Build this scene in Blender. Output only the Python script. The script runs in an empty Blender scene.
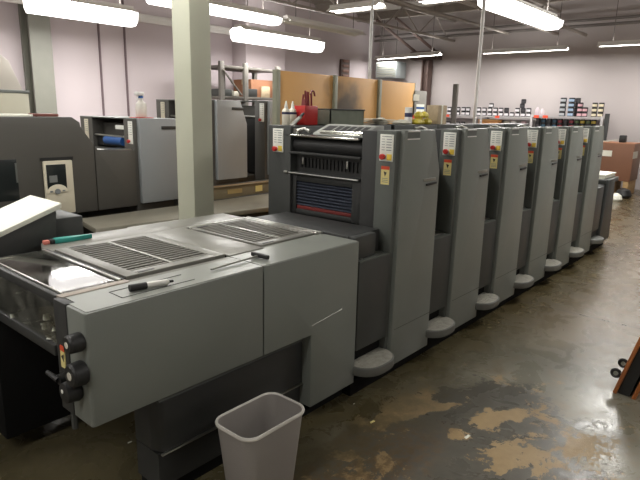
import bpy, bmesh, math, random
from mathutils import Vector, Matrix
random.seed(7)
SC = bpy.context.scene
COL = SC.collection
PI = math.pi

# ------------------------------------------------------------------ camera
F, H = 560.0, 1.6
YAW, PITCH, ROLL = 0.703497833487944, 0.2283843386335745, 0.023180839320896277
_f = Vector((math.cos(YAW)*math.cos(PITCH), math.sin(YAW)*math.cos(PITCH), -math.sin(PITCH)))
_r0 = Vector((math.sin(YAW), -math.cos(YAW), 0)); _u0 = _r0.cross(_f)
_r = math.cos(ROLL)*_r0 + math.sin(ROLL)*_u0
_u = -math.sin(ROLL)*_r0 + math.cos(ROLL)*_u0
cam = bpy.data.cameras.new('camera'); cam.sensor_width = 36; cam.lens = F/640*36; cam.clip_end = 100
camo = bpy.data.objects.new('camera', cam); COL.objects.link(camo)
camo.matrix_world = Matrix(((_r.x, _u.x, -_f.x, 0), (_r.y, _u.y, -_f.y, 0), (_r.z, _u.z, -_f.z, H), (0, 0, 0, 1)))
SC.camera = camo

def at(ax, val, x, y):
    """measured photograph point -> place on a known plane of the room"""
    d = _f + _r*((x-320)/F) - _u*((y-240)/F)
    i = 'xyz'.index(ax); c = Vector((0, 0, H))
    return c + d*((val-c[i])/d[i])

# ------------------------------------------------------------------ materials
def lin(c):
    return tuple(((v/255)/12.92 if v/255 <= .04045 else ((v/255+.055)/1.055)**2.4) for v in c) + (1,)
MATS = {}
def mat(name, rgb, rough=.5, metal=0, var=.12, scale=6, bump=0, bscale=60, coat=0, spec=.5, trans=0, alpha=1, emit=None, estr=0, stretch=(1, 1, 1)):
    if name in MATS: return MATS[name]
    m = bpy.data.materials.new(name); m.use_nodes = True
    n, l = m.node_tree.nodes, m.node_tree.links
    b = n['Principled BSDF']
    c = lin(rgb)
    tc = n.new('ShaderNodeTexCoord'); mp = n.new('ShaderNodeMapping'); mp.inputs['Scale'].default_value = stretch
    l.new(tc.outputs['Object'], mp.inputs[0])
    nz = n.new('ShaderNodeTexNoise'); nz.inputs['Scale'].default_value = scale; nz.inputs['Detail'].default_value = 6
    l.new(mp.outputs[0], nz.inputs['Vector'])
    mx = n.new('ShaderNodeMix'); mx.data_type = 'RGBA'
    mx.inputs[6].default_value = tuple(v*(1-var) for v in c[:3])+(1,)
    mx.inputs[7].default_value = tuple(min(1, v*(1+var)) for v in c[:3])+(1,)
    l.new(nz.outputs['Fac'], mx.inputs[0]); l.new(mx.outputs[2], b.inputs['Base Color'])
    b.inputs['Roughness'].default_value = rough; b.inputs['Metallic'].default_value = metal
    b.inputs['Specular IOR Level'].default_value = spec; b.inputs['Coat Weight'].default_value = coat
    b.inputs['Transmission Weight'].default_value = trans; b.inputs['Alpha'].default_value = alpha
    if emit: b.inputs['Emission Color'].default_value = lin(emit); b.inputs['Emission Strength'].default_value = estr
    if bump:
        n2 = n.new('ShaderNodeTexNoise'); n2.inputs['Scale'].default_value = bscale; l.new(mp.outputs[0], n2.inputs['Vector'])
        bp = n.new('ShaderNodeBump'); bp.inputs['Strength'].default_value = bump; bp.inputs['Distance'].default_value = .01
        l.new(n2.outputs['Fac'], bp.inputs['Height']); l.new(bp.outputs[0], b.inputs['Normal'])
    MATS[name] = m; return m

GREY = mat('press_grey_paint', (119, 123, 117), .42, var=.10, scale=3, bump=.04, bscale=250)
GREY2 = mat('press_mid_grey_paint', (94, 98, 94), .45, var=.10, scale=3)
SIDE = mat('press_frame_grey', (88, 92, 87), .45, var=.16, scale=4, stretch=(1, 1, .3))
REARG = mat('rear_press_lit_grey', (142, 146, 147), .42, var=.06, scale=3)  # press grey made paler to carry the stronger light on the rear covers
REARD = mat('rear_press_dark_paint', (76, 74, 69), .5, var=.1, scale=3)
DARK = mat('press_dark_grey_paint', (60, 62, 60), .45, var=.14, scale=4)
DARK2 = mat('press_charcoal_paint', (48, 49, 48), .5, var=.15, scale=4)
BLACK = mat('black_plastic', (30, 30, 30), .5, var=.2)
VOID = mat('inky_black_metal', (16, 16, 16), .8, var=.2, spec=.2)
STEEL = mat('brushed_steel', (176, 176, 170), .33, 1, var=.12, scale=12, stretch=(1, 8, 1))
ALU = mat('aluminium', (200, 200, 194), .3, 1, var=.08)
CHROME = mat('polished_bar', (225, 225, 218), .18, 1, var=.03)
TABLE = mat('worn_metal_table', (128, 127, 120), .38, .3, var=.22, scale=5)
TOPG = mat('worn_grey_top', (132, 135, 128), .36, .1, var=.14, scale=5)
GRIL = mat('grille_metal', (116, 113, 105), .55, .2, var=.35, scale=9)
WHITE = mat('white_label_plastic', (236, 237, 228), .5, var=.04)
ROOF = mat('dusty_roof_paint', (96, 100, 94), .85, var=.15, spec=.15)
INKL = mat('grey_printing', (120, 124, 124), .6)
YEL = mat('yellow_plastic', (226, 196, 74), .5, var=.05)
CREAM = mat('cream_yellow_sticker', (222, 208, 140), .55, var=.05)
RED = mat('red_plastic', (186, 40, 36), .4, var=.08)
ORANGE = mat('orange_red_band', (214, 78, 44), .5, var=.06)
PANELC = mat('cream_panel', (206, 199, 178), .45, var=.04)
SCREEN = mat('dark_screen', (38, 42, 42), .15, var=.2)
PAPER = mat('white_paper', (236, 236, 222), .6, var=.03)
PAPERG = mat('grubby_paper', (190, 186, 172), .7, var=.2, scale=14)
PLY = None
WOOD = mat('brown_wood', (140, 84, 48), .5, var=.3, scale=5, stretch=(1, 1, 12))
WOODP = mat('pallet_wood', (176, 144, 98), .7, var=.25, scale=8)
CARD = mat('cardboard', (150, 104, 76), .75, var=.12, scale=4)
CARDP = mat('printed_carton', (178, 160, 132), .7, var=.35, scale=22)
BOXW = mat('crate_board', (132, 90, 66), .6, var=.14, scale=3, stretch=(1, 1, .4))
BOXD = mat('crate_board_side', (126, 96, 78), .6, var=.14, scale=3)
BIN = mat('grey_bin_plastic', (150, 145, 140), .45, var=.04, scale=3)
BINR = mat('pale_bin_rim', (214, 210, 203), .4, var=.03)
COLP = mat('column_green_grey_paint', (206, 208, 188), .55, var=.10, scale=2.5, bump=.05, bscale=20)
COLS = mat('steel_column_grey', (124, 124, 115), .5, var=.12)
RUST = mat('brown_primer_steel', (92, 74, 68), .6, var=.2)
TINK = mat('black_tin', (44, 42, 46), .4, .3, var=.2)
SHELF = mat('shelf_steel', (186, 182, 182), .5, 0, var=.1)
RACK = mat('rack_grey_steel', (104, 100, 94), .5, .3, var=.15)
TEAL = mat('teal_plastic', (52, 150, 140), .4, var=.06)
PINK = mat('faded_red_cap', (206, 122, 108), .5, var=.08)
BLUE = mat('blue_plastic', (40, 86, 150), .4, var=.1)
LOUV = mat('blue_black_louvre', (66, 71, 84), .45, 0, var=.25)
REDST = mat('dull_red_strip', (112, 36, 32), .55, var=.15)
TRAYG = mat('grey_green_metal_tray', (120, 126, 112), .45, .3, var=.3, scale=14)
BOTTLE = mat('milky_bottle_plastic', (232, 226, 208), .35, var=.04)
NAVY = mat('navy_band', (44, 48, 84), .5)
CEIL = mat('ceiling_deck', (150, 144, 136), .7, var=.1, scale=2)
JOIST = mat('joist_paint', (150, 142, 134), .55, var=.12)
JOISTD = mat('joist_dark', (104, 98, 94), .6, var=.15)
WHITEP = mat('white_enamel', (226, 224, 220), .35, var=.03)
TUBE = mat('lit_fluorescent_tube', (255, 255, 255), .4, emit=(255, 250, 245), estr=14)
BLOOM = mat('lit_bloom_lens', (255, 255, 255), .4, emit=(255, 250, 248), estr=3.2)  # glow surface standing in for bloom round the tubes
TUBEOFF = mat('unlit_tube', (220, 220, 216), .3)
SCRAP = mat('crumpled_film', (214, 216, 204), .35, .2, var=.45, scale=18)
RUBBER = mat('black_rubber', (26, 26, 26), .6)
HEATER = mat('pale_blue_grey_metal', (140, 146, 146), .45, .2, var=.1)

def glass(name, tint, rough, mixf, lo=0):
    m = bpy.data.materials.new(name); m.use_nodes = True
    n, l = m.node_tree.nodes, m.node_tree.links; n.clear()
    o = n.new('ShaderNodeOutputMaterial'); t = n.new('ShaderNodeBsdfTransparent'); g = n.new('ShaderNodeBsdfGlossy')
    t.inputs['Color'].default_value = lin(tint); g.inputs['Roughness'].default_value = rough
    d = n.new('ShaderNodeBsdfDiffuse'); d.inputs['Color'].default_value = lin((150, 150, 140))
    fr = n.new('ShaderNodeFresnel'); fr.inputs['IOR'].default_value = 1.5
    tc = n.new('ShaderNodeTexCoord'); nz = n.new('ShaderNodeTexNoise'); nz.inputs['Scale'].default_value = 9; nz.inputs['Detail'].default_value = 5
    l.new(tc.outputs['Object'], nz.inputs['Vector'])
    mr = n.new('ShaderNodeMapRange'); mr.inputs[1].default_value = .4; mr.inputs[2].default_value = .75; mr.inputs[3].default_value = lo; mr.inputs[4].default_value = mixf
    l.new(nz.outputs['Fac'], mr.inputs[0])
    a = n.new('ShaderNodeMixShader'); b = n.new('ShaderNodeMixShader')
    l.new(mr.outputs[0], a.inputs[0]); l.new(t.outputs[0], a.inputs[1]); l.new(d.outputs[0], a.inputs[2])
    l.new(fr.outputs[0], b.inputs[0]); l.new(a.outputs[0], b.inputs[1]); l.new(g.outputs[0], b.inputs[2])
    l.new(b.outputs[0], o.inputs[0]); return m
GLASS = glass('dusty_glass', (232, 234, 226), .04, .2, .04)
GLASSE = glass('hazy_glass', (238, 240, 230), .06, .42, .10)

# ------------------------------------------------------------------ mesh builder
class MB:
    def __init__(s): s.v = []; s.f = []; s.mi = []; s.m = 0
    def _add(s, vs, fs):
        o = len(s.v); s.v += [tuple(v) for v in vs]
        for f in fs: s.f.append([o+i for i in f]); s.mi.append(s.m)
        return s
    def bm(s, b, M=None):
        b.verts.ensure_lookup_table()
        for i, v in enumerate(b.verts): v.index = i
        vs = [(M @ v.co if M else v.co) for v in b.verts]
        s._add(vs, [[v.index for v in f.verts] for f in b.faces]); b.free(); return s
    def box(s, x0, x1, y0, y1, z0, z1, bev=0, seg=2, M=None):
        if x0 > x1: x0, x1 = x1, x0
        if y0 > y1: y0, y1 = y1, y0
        if z0 > z1: z0, z1 = z1, z0
        b = bmesh.new()
        bmesh.ops.create_cube(b, size=1)
        for v in b.verts: v.co = Vector(((x0+x1)/2+v.co.x*(x1-x0), (y0+y1)/2+v.co.y*(y1-y0), (z0+z1)/2+v.co.z*(z1-z0)))
        if bev:
            bev = min(bev, .45*min(x1-x0, y1-y0, z1-z0))
            bmesh.ops.bevel(b, geom=b.edges[:], offset=bev, segments=seg, profile=.5, affect='EDGES')
        return s.bm(b, M)
    def prism(s, poly, ax, a, b_, bev=0, seg=2):
        """poly in the two remaining axes (in xyz order), extruded along ax"""
        def P(p, t):
            return {'x': (t, p[0], p[1]), 'y': (p[0], t, p[1]), 'z': (p[0], p[1], t)}[ax]
        b = bmesh.new()
        A = [b.verts.new(P(p, a)) for p in poly]; B = [b.verts.new(P(p, b_)) for p in poly]
        n = len(poly)
        b.faces.new(A); b.faces.new(B[::-1])
        for i in range(n): b.faces.new((A[i], B[i], B[(i+1) % n], A[(i+1) % n]))
        bmesh.ops.recalc_face_normals(b, faces=b.faces[:])
        if bev: bmesh.ops.bevel(b, geom=b.edges[:], offset=bev, segments=seg, profile=.5, affect='EDGES')
        return s.bm(b)
    def tube(s, p, q, r, n=12, r2=None):
        p, q = Vector(p), Vector(q); d = (q-p).normalized()
        a = d.orthogonal().normalized(); c = d.cross(a); r2 = r if r2 is None else r2
        vs = [p+(a*math.cos(2*PI*i/n)+c*math.sin(2*PI*i/n))*r for i in range(n)]
        vs += [q+(a*math.cos(2*PI*i/n)+c*math.sin(2*PI*i/n))*r2 for i in range(n)]
        return s._add(vs, [[i, (i+1) % n, n+(i+1) % n, n+i] for i in range(n)]+[list(range(n))[::-1], list(range(n, 2*n))])
    def path(s, pts, r, n=8):
        for a, b in zip(pts, pts[1:]): s.tube(a, b, r, n)
        return s
    def lathe(s, prof, c, n=20, axis='z', cap=True):
        vs = []; fs = []
        for (r, h) in prof:
            for i in range(n):
                a, b = r*math.cos(2*PI*i/n), r*math.sin(2*PI*i/n)
                vs.append({'z': (c[0]+a, c[1]+b, c[2]+h), 'x': (c[0]+h, c[1]+a, c[2]+b), 'y': (c[0]+b, c[1]+h, c[2]+a)}[axis])
        k = len(prof)
        for j in range(k-1):
            for i in range(n): fs.append([j*n+i, j*n+(i+1) % n, (j+1)*n+(i+1) % n, (j+1)*n+i])
        if cap: fs += [list(range(n))[::-1], [(k-1)*n+i for i in range(n)]]
        return s._add(vs, fs)
    def torus(s, c, R, r, axis='y', n=20, k=8):
        vs = []; fs = []
        for i in range(n):
            for j in range(k):
                a, b = 2*PI*i/n, 2*PI*j/k
                u, v, w = (R+r*math.cos(b))*math.cos(a), (R+r*math.cos(b))*math.sin(a), r*math.sin(b)
                vs.append({'z': (c[0]+u, c[1]+v, c[2]+w), 'y': (c[0]+u, c[1]+w, c[2]+v), 'x': (c[0]+w, c[1]+u, c[2]+v)}[axis])
                fs.append([i*k+j, ((i+1) % n)*k+j, ((i+1) % n)*k+(j+1) % k, i*k+(j+1) % k])
        return s._add(vs, fs)
    def quad(s, *p): return s._add(p, [list(range(len(p)))])

def wloc(o):
    v = Vector((0, 0, 0))
    while o: v += o.location; o = o.parent
    return v
def build(name, mb, mats, parent=None, origin=None, smooth=True):
    """link the builder's shapes as ONE mesh object; shapes are given in room coordinates"""
    if not isinstance(mats, (list, tuple)): mats = [mats]
    if origin is None and parent is None:
        xs = list(zip(*mb.v)); origin = ((min(xs[0])+max(xs[0]))/2, (min(xs[1])+max(xs[1]))/2, min(xs[2]))
    off = wloc(parent) if parent else Vector(origin)
    me = bpy.data.meshes.new(name)
    me.from_pydata([tuple(Vector(v)-off) for v in mb.v], [], mb.f)
    for m in mats: me.materials.append(m)
    me.polygons.foreach_set('material_index', mb.mi)
    b = bmesh.new(); b.from_mesh(me); bmesh.ops.recalc_face_normals(b, faces=b.faces[:]); b.to_mesh(me); b.free()
    if smooth:
        me.polygons.foreach_set('use_smooth', [True]*len(me.polygons)); me.set_sharp_from_angle(angle=math.radians(32))
    me.update()
    o = bpy.data.objects.new(name, me); COL.objects.link(o)
    if parent: o.parent = parent
    else: o.location = off
    return o
def tag(o, label, cat, group=None):
    o['label'] = label; o['category'] = cat
    if group: o['group'] = group
    return o
def thing(name, loc, label, cat, group=None):
    o = bpy.data.objects.new(name, None); COL.objects.link(o); o.empty_display_size = .1
    o.location = loc; return tag(o, label, cat, group)
def struct(name, mb, m, smooth=True):
    o = build(name, mb, m, smooth=smooth); o['kind'] = 'structure'; return o
def kids(o): return [c for c in list(COL.objects) if c.parent == o]
def copy_tree(o, parent=None):
    c = o.copy(); COL.objects.link(c); c.parent = parent
    for ch in kids(o): copy_tree(ch, c)
    return c

# ------------------------------------------------------------------ room shell
XB, YL, ZC = 14.3, 10.0, 4.2
XF, YR = -3.0, -4.0

def floor_material():
    m = bpy.data.materials.new('stained_concrete'); m.use_nodes = True
    n, l = m.node_tree.nodes, m.node_tree.links; b = n['Principled BSDF']
    geo = n.new('ShaderNodeNewGeometry')
    def noise(s, d=8, r=.55, dist=0):
        z = n.new('ShaderNodeTexNoise'); z.inputs['Scale'].default_value = s; z.inputs['Detail'].default_value = d
        z.inputs['Roughness'].default_value = r; z.inputs['Distortion'].default_value = dist
        l.new(geo.outputs['Position'], z.inputs['Vector']); return z.outputs['Fac']
    def math_(op, a, c=None, d=None):
        z = n.new('ShaderNodeMath'); z.operation = op
        for i, v in enumerate((a, c, d)):
            if v is None: continue
            if isinstance(v, (int, float)): z.inputs[i].default_value = v
            else: l.new(v, z.inputs[i])
        return z.outputs[0]
    def rng(v, a, c, lo=0, hi=1):
        z = n.new('ShaderNodeMapRange'); z.interpolation_type = 'SMOOTHSTEP'
        l.new(v, z.inputs[0]); z.inputs[1].default_value = a; z.inputs[2].default_value = c; z.inputs[3].default_value = lo; z.inputs[4].default_value = hi
        return z.outputs[0]
    def mix(f, a, c):
        z = n.new('ShaderNodeMix'); z.data_type = 'RGBA'
        if isinstance(f, (int, float)): z.inputs[0].default_value = f
        else: l.new(f, z.inputs[0])
        for i, v in ((6, a), (7, c)):
            if isinstance(v, tuple): z.inputs[i].default_value = v
            else: l.new(v, z.inputs[i])
        return z.outputs[2]
    sx = n.new('ShaderNodeSeparateXYZ'); l.new(geo.outputs['Position'], sx.inputs[0])
    X, Y = sx.outputs[0], sx.outputs[1]
    nb, nm, nf = noise(1.3, 6), noise(5, 8, .6, .6), noise(22, 8, .65)
    nh = noise(60, 6, .7)
    wob = math_('ADD', math_('ADD', math_('MULTIPLY', math_('SUBTRACT', nm, .5), .62), math_('MULTIPLY', math_('SUBTRACT', nf, .5), .55)), math_('MULTIPLY', math_('SUBTRACT', nh, .5), .16))
    def ell(cx, cy, rx, ry, ang=0, soft=.06, w=1.0):
        """soft-edged worn blob, ragged by noise; 1 inside"""
        dx, dy = math_('SUBTRACT', X, cx), math_('SUBTRACT', Y, cy)
        ca, sa = math.cos(ang), math.sin(ang)
        u = math_('DIVIDE', math_('ADD', math_('MULTIPLY', dx, ca), math_('MULTIPLY', dy, sa)), rx)
        v = math_('DIVIDE', math_('SUBTRACT', math_('MULTIPLY', dy, ca), math_('MULTIPLY', dx, sa)), ry)
        d = math_('SQRT', math_('ADD', math_('MULTIPLY', u, u), math_('MULTIPLY', v, v)))
        d = math_('ADD', d, math_('MULTIPLY', wob, 2.1*w))
        return rng(d, 1-soft, 1+soft, 1, 0)
    def mx(*a):
        r = a[0]
        for k in a[1:]: r = math_('MAXIMUM', r, k)
        return r
    base = mix(rng(nb, .35, .65), lin((110, 108, 93)), lin((142, 138, 122)))
    base = mix(rng(nm, .52, .72, 0, .55), base, lin((142, 124, 98)))
    # brown water-stained zone further along the aisle
    brown = math_('MULTIPLY', rng(X, 3.4, 4.6), rng(math_('ADD', Y, math_('MULTIPLY', wob, 1.2)), -.4, .9))
    base = mix(math_('MULTIPLY', brown, .6), base, mix(nm, lin((102, 82, 56)), lin((140, 116, 86))))
    far = rng(X, 6, 9.5, 0, .6)
    base = mix(far, base, lin((138, 108, 90)))
    # worn zone: dark grey remains of floor paint, torn open to bare tan patches
    def soft(cx, cy, rx, ry, ang, amp):
        return math_('MULTIPLY', ell(cx, cy, rx, ry, ang, .75, .12), amp)
    def add(*a):
        r = a[0]
        for k in a[1:]: r = math_('ADD', r, k)
        return r
    zone = mx(ell(2.30, 1.12, .80, .50, -.35, .07), ell(2.78, 1.05, .42, .30, -.5, .07), ell(2.1, .7, .6, .4, 0, .07))
    pc = mix(nf, lin((66, 64, 58)), lin((94, 90, 80)))
    base = mix(math_('MULTIPLY', zone, .93), base, pc)
    ns = math_('ADD', math_('MULTIPLY', math_('SUBTRACT', noise(3.6, 12, .72, .3), .5), 1.9), .5)
    v = add(ns, soft(2.62, 1.36, .26, .12, -.5, .30), soft(2.62, .73, .27, .17, -.2, .24), soft(2.8, .62, .18, .12, 0, .14), soft(2.73, 1.02, .26, .05, -.45, .2), soft(2.44, 1.09, .08, .06, 0, .26), soft(2.40, 1.45, .22, .07, -.3, .2), soft(2.0, 1.3, .34, .22, -.2, .13),
            soft(2.735, 1.33, .11, .055, -.4, -.42), soft(2.3, 1.12, .22, .16, 0, -.14), soft(2.5, 1.25, .1, .06, 0, -.15))
    near = mx(zone, ell(2.5, 1.1, 1.0, .62, -.35, .1))
    tan = math_('MULTIPLY', near, rng(v, .65, .675))
    base = mix(math_('MULTIPLY', tan, .9), base, mix(nf, lin((142, 117, 78)), lin((184, 158, 114))))
    mott = ell(1.98, 1.32, .46, .24, -.2, .25)
    base = mix(math_('MULTIPLY', mott, rng(nf, .40, .60, 0, .8)), base, mix(nh, lin((78, 60, 38)), lin((118, 92, 56))))
    pale = ell(1.95, 1.62, .16, .07, 0, .2)
    base = mix(math_('MULTIPLY', pale, .7), base, lin((150, 148, 136)))
    paint = zone
    # oily damp band beside the press
    damp = rng(math_('ADD', Y, math_('MULTIPLY', wob, .9)), 1.08, 1.62)
    base = mix(math_('MULTIPLY', damp, .86), base, mix(nm, lin((58, 50, 28)), lin((84, 75, 46))))
    # small oil spots and grit
    vo = n.new('ShaderNodeTexVoronoi'); vo.inputs['Scale'].default_value = 9; l.new(geo.outputs['Position'], vo.inputs['Vector'])
    spots = math_('MULTIPLY', rng(math_('ADD', vo.outputs['Distance'], math_('MULTIPLY', wob, .35)), .07, .11, 1, 0), rng(nb, .5, .56))
    base = mix(math_('MULTIPLY', spots, .7), base, lin((72, 62, 50)))
    # saw-cut joint across the aisle
    jx = math_('ABSOLUTE', math_('SUBTRACT', math_('ADD', X, math_('MULTIPLY', nm, .02)), 4.75))
    base = mix(rng(jx, .004, .02, .8, 0), base, lin((70, 60, 48)))
    l.new(base, b.inputs['Base Color'])
    ro = math_('ADD', rng(nm, .3, .7, .2, .36), math_('MULTIPLY', mx(tan, mott), .18))
    l.new(ro, b.inputs['Roughness']); b.inputs['Specular IOR Level'].default_value = .55
    bp = n.new('ShaderNodeBump'); bp.inputs['Strength'].default_value = .12; bp.inputs['Distance'].default_value = .01
    hh = math_('ADD', nf, math_('MULTIPLY', paint, .6)); l.new(hh, bp.inputs['Height']); l.new(bp.outputs[0], b.inputs['Normal'])
    return m

WALL = mat('lilac_white_wall', (200, 189, 192), .75, var=.05, scale=1.2)
WALLB = mat('lilac_grey_block_wall', (187, 179, 178), .75, var=.05, scale=1.2)
WALLG = mat('grey_wall_paint', (186, 180, 178), .75, var=.06, scale=1.2)
struct('floor', MB().box(XF, XB, YR, YL, -.1, 0), floor_material())
struct('ceiling', MB().box(XF, XB, YR, YL, ZC, ZC+.1), CEIL)
struct('wall_left', MB().box(XF, XB, YL, YL+.1, 0, ZC), WALL)
struct('wall_back', MB().box(XB, XB+.1, YR, YL, 0, ZC), WALLB)
struct('wall_right', MB().box(XF, XB, YR-.1, YR, 0, ZC), WALLG)
struct('wall_front', MB().box(XF-.1, XF, YR, YL, 0, ZC), WALLG)
# boxed-out pier on the left wall, wall mounted steel column, panel seams
p0, p1 = at('y', 9.55, 246, 60), at('y', 9.55, 285, 60)
struct('trim_1', MB().box(p0.x, p1.x, 9.55, YL, 0, ZC-.2, .01), WALL)
q0, q1 = at('y', 9.75, 33, 100), at('y', 9.75, 54, 100)
cb = MB().box(q0.x, q1.x, 9.66, 9.70, 0, ZC).box(q0.x, q1.x, 9.94, 10, 0, ZC).box((q0.x+q1.x)/2-.09, (q0.x+q1.x)/2+.09, 9.70, 9.94, 0, ZC)
struct('trim_2', cb, COLS)
sm = MB()
for px in (103, 128):
    q = at('y', 9.98, px, 100); sm.box(q.x-.013, q.x+.013, 9.965, 10, 0, ZC-.6)
q = at('y', 9.98, 152, 100)
struct('trim_3', sm, mat('dark_seam', (112, 96, 100), .7))
# pipe run along the left wall and its soffit band
struct('trim_4', MB().tube((1, 9.7, 3.20), (9.5, 9.7, 3.20), .055, 16).box(1, 9.5, 9.62, 9.66, 3.1, 3.18, .01), WHITEP)
# ceiling joists: open web trusses along X, purlins along Y
def truss(y, x0, x1, zb, zt, step=.75, w=.04):
    mb = MB()
    mb.box(x0, x1, y-w, y+w, zt-.05, zt).box(x0, x1, y-w, y+w, zb, zb+.05)
    x = x0; up = True
    while x+step <= x1+.01:
        a, b = (zb+.03, zt-.03) if up else (zt-.03, zb+.03)
        mb.tube((x, y, a), (x+step, y, b), .016, 6); x += step; up = not up
    return mb
k = 5
for y in (2.2, 4.9, 7.6):
    struct('trim_%d' % k, truss(y, .5, XB, 3.45, 4.0), JOIST); k += 1
for x in (4.2, 6.0, 7.8, 9.6, 11.4, 13.2):
    struct('trim_%d' % k, MB().box(x-.05, x+.05, YR, YL, 4.0, 4.03).box(x-.05, x+.05, YR, YL, 4.17, ZC).box(x-.008, x+.008, YR, YL, 4.03, 4.17), JOIST); k += 1
# pipes under the ceiling
struct('trim_%d' % k, MB().tube((13.9, -2, 3.56), (13.9, 9.9, 3.56), .035, 10).tube((13.9, -2, 3.68), (13.9, 9.9, 3.68), .03, 10), JOISTD); k += 1
struct('trim_%d' % k, MB().tube((4, 4.1, 3.35), (13.8, 4.1, 3.35), .035, 10).tube((4, 5.9, 3.5), (13.8, 5.9, 3.5), .03, 10), JOIST); k += 1
# brown steel post on the back wall with its bracing
a, b = at('x', 14.1, 422.5, 70), at('x', 14.1, 430.5, 70)
ym = (a.y+b.y)/2
mbp = MB().box(14.0, 14.25, ym-.1, ym-.07, 0, 3.0).box(14.0, 14.25, ym+.07, ym+.1, 0, 3.0).box(14.1, 14.14, ym-.07, ym+.07, 0, 3.0)
mbp.box(13.95, 14.28, ym-.35, ym+.45, 3.0, 3.22)
mbp.tube((14.1, ym+.35, 3.2), (12.9, ym+.9, 3.95), .04, 8).tube((14.1, ym-.25, 3.2), (12.9, ym+.3, 3.95), .04, 8)
struct('trim_%d' % k, mbp, RUST); k += 1
# square building column between the two presses
c0 = at('y', 3.3, 191.7, 100); c1 = at('y', 3.3, 211.8, 100)
cw = c1.x-c0.x
cl = MB().box(c0.x, c1.x, 3.3, 3.3+.20, 0, ZC, .004)
cl.m = 1
cl.box(c0.x-.01, c1.x+.01, 3.29, 3.51, 0, .12)
co = struct('support_column', cl, [COLP, COLS]); tag(co, 'square green-grey painted building column standing between the two presses', 'column')

# ------------------------------------------------------------------ fluorescent lights
LCOL = (1, .985, .945)
def fixture(p, q, width, label, lit=True, power=60, lens=0, name='fluorescent_light'):  # lens: depth of the added bloom body under a lit strip
    """strip light between two end points (same height): housing, reflector, tubes, hangers"""
    p, q = Vector(p), Vector(q); c = (p+q)/2; d = (q-p); L = d.length; ang = math.atan2(d.y, d.x)
    t = thing(name, (c.x, c.y, c.z), label, 'ceiling light', 'fluorescent strip lights')
    R = Matrix.Translation(c) @ Matrix.Rotation(ang, 4, 'Z')
    w = width/2
    def loc(mb):
        mb.v = [tuple(R @ Vector(v)) for v in mb.v]; return mb
    hb = MB().prism([(-w*.35, .05), (w*.35, .05), (w*.35, .10), (-w*.35, .10)], 'x', -L/2, L/2)
    build('housing', loc(hb), WHITEP, t)
    rb = MB().prism([(-w, .0), (-w*.4, .055), (w*.4, .055), (w, .0), (w, .006), (w*.4, .062), (-w*.4, .062), (-w, .006)], 'x', -L/2, L/2)
    build('reflector', loc(rb), WHITEP, t)
    for s in (-1, 1):
        build('tube', loc(MB().tube((-L/2+.03, s*w*.45, .022), (L/2-.03, s*w*.45, .022), .017, 10)), TUBE if lit else TUBEOFF, t)
    if lens and lit:  # oversized glowing body added to thicken the strip like camera bloom
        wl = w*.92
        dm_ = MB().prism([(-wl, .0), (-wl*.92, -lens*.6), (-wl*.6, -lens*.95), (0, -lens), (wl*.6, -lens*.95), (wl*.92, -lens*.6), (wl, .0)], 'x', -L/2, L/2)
        build('bloom_lens', loc(dm_), BLOOM, t)
    for s in (-1, 1):
        build('hanger', loc(MB().tube((s*L*.38, 0, .09), (s*L*.38, 0, ZC-c.z), .008, 6)), JOISTD, t)
    if lit:
        ld = bpy.data.lights.new('strip_lamp', 'AREA'); ld.shape = 'RECTANGLE'; ld.size = L-.08; ld.size_y = width*.85
        ld.energy = power; ld.color = LCOL
        lo = bpy.data.objects.new('strip_lamp', ld); COL.objects.link(lo)
        lo.matrix_world = R @ Matrix.Translation((0, 0, -lens-.004))
        lu = bpy.data.lights.new('strip_lamp_slots', 'AREA'); lu.shape = 'RECTANGLE'; lu.size = L-.08; lu.size_y = width*.5
        lu.energy = power*(.36 if width > .2 else .26); lu.color = LCOL
        lo = bpy.data.objects.new('strip_lamp_slots', lu); COL.objects.link(lo)
        lo.matrix_world = R @ Matrix.Translation((0, 0, .115)) @ Matrix.Rotation(PI, 4, 'X')
    return t
Z = 3.0
PW = 62
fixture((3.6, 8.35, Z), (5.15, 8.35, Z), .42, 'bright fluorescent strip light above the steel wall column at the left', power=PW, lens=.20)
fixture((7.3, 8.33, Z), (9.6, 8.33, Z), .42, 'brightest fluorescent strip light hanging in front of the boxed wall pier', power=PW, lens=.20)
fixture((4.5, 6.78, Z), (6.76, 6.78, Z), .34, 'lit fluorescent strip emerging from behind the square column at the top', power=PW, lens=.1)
fixture((7.05, 6.84, Z), (9.14, 6.84, Z), .30, 'unlit white strip light continuing the row above the plywood partition', lit=False)
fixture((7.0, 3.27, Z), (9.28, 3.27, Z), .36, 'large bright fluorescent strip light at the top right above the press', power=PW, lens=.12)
fixture((6.8, 4.75, Z), (6.8, 5.65, Z), .26, 'short bright lamp high up above the top of the thin white pole', power=22)
fixture((6.96, 3.55, Z+.02), (6.96, 4.25, Z+.02), .22, 'small lit lamp cut off by the top edge beside the large strip light', power=12)
fixture((13.5, 9.55, Z), (13.1, 7.3, Z), .16, 'pendant strip light near the back corner beside the brown post', power=32)
fixture((13.3, 6.29, Z), (13.3, 4.29, Z), .16, 'middle pendant strip light above the ink can shelf', power=32)
fixture((13.0, 3.6, Z), (13.0, 1.3, Z), .16, 'rightmost pendant strip light in front of the bare back wall', power=32)
# the rows go on outside the frame; those behind the photographer are added fill
fixture((1.0, 3.27, 3.3), (3.3, 3.27, 3.3), .36, 'strip light above the delivery table outside the frame', power=PW*.6)
fixture((5.2, .1, 3.2), (7.5, .1, 3.2), .36, 'strip light above the aisle outside the frame', power=PW*.8)
fixture((.2, 6.8, 3.2), (2.4, 6.8, 3.2), .36, 'strip light at the far left outside the frame', power=PW)
fixture((7.9, 1.72, 3.35), (10.2, 1.72, 3.35), .36, 'strip light over the far aisle outside the frame', power=PW*.9)

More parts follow.
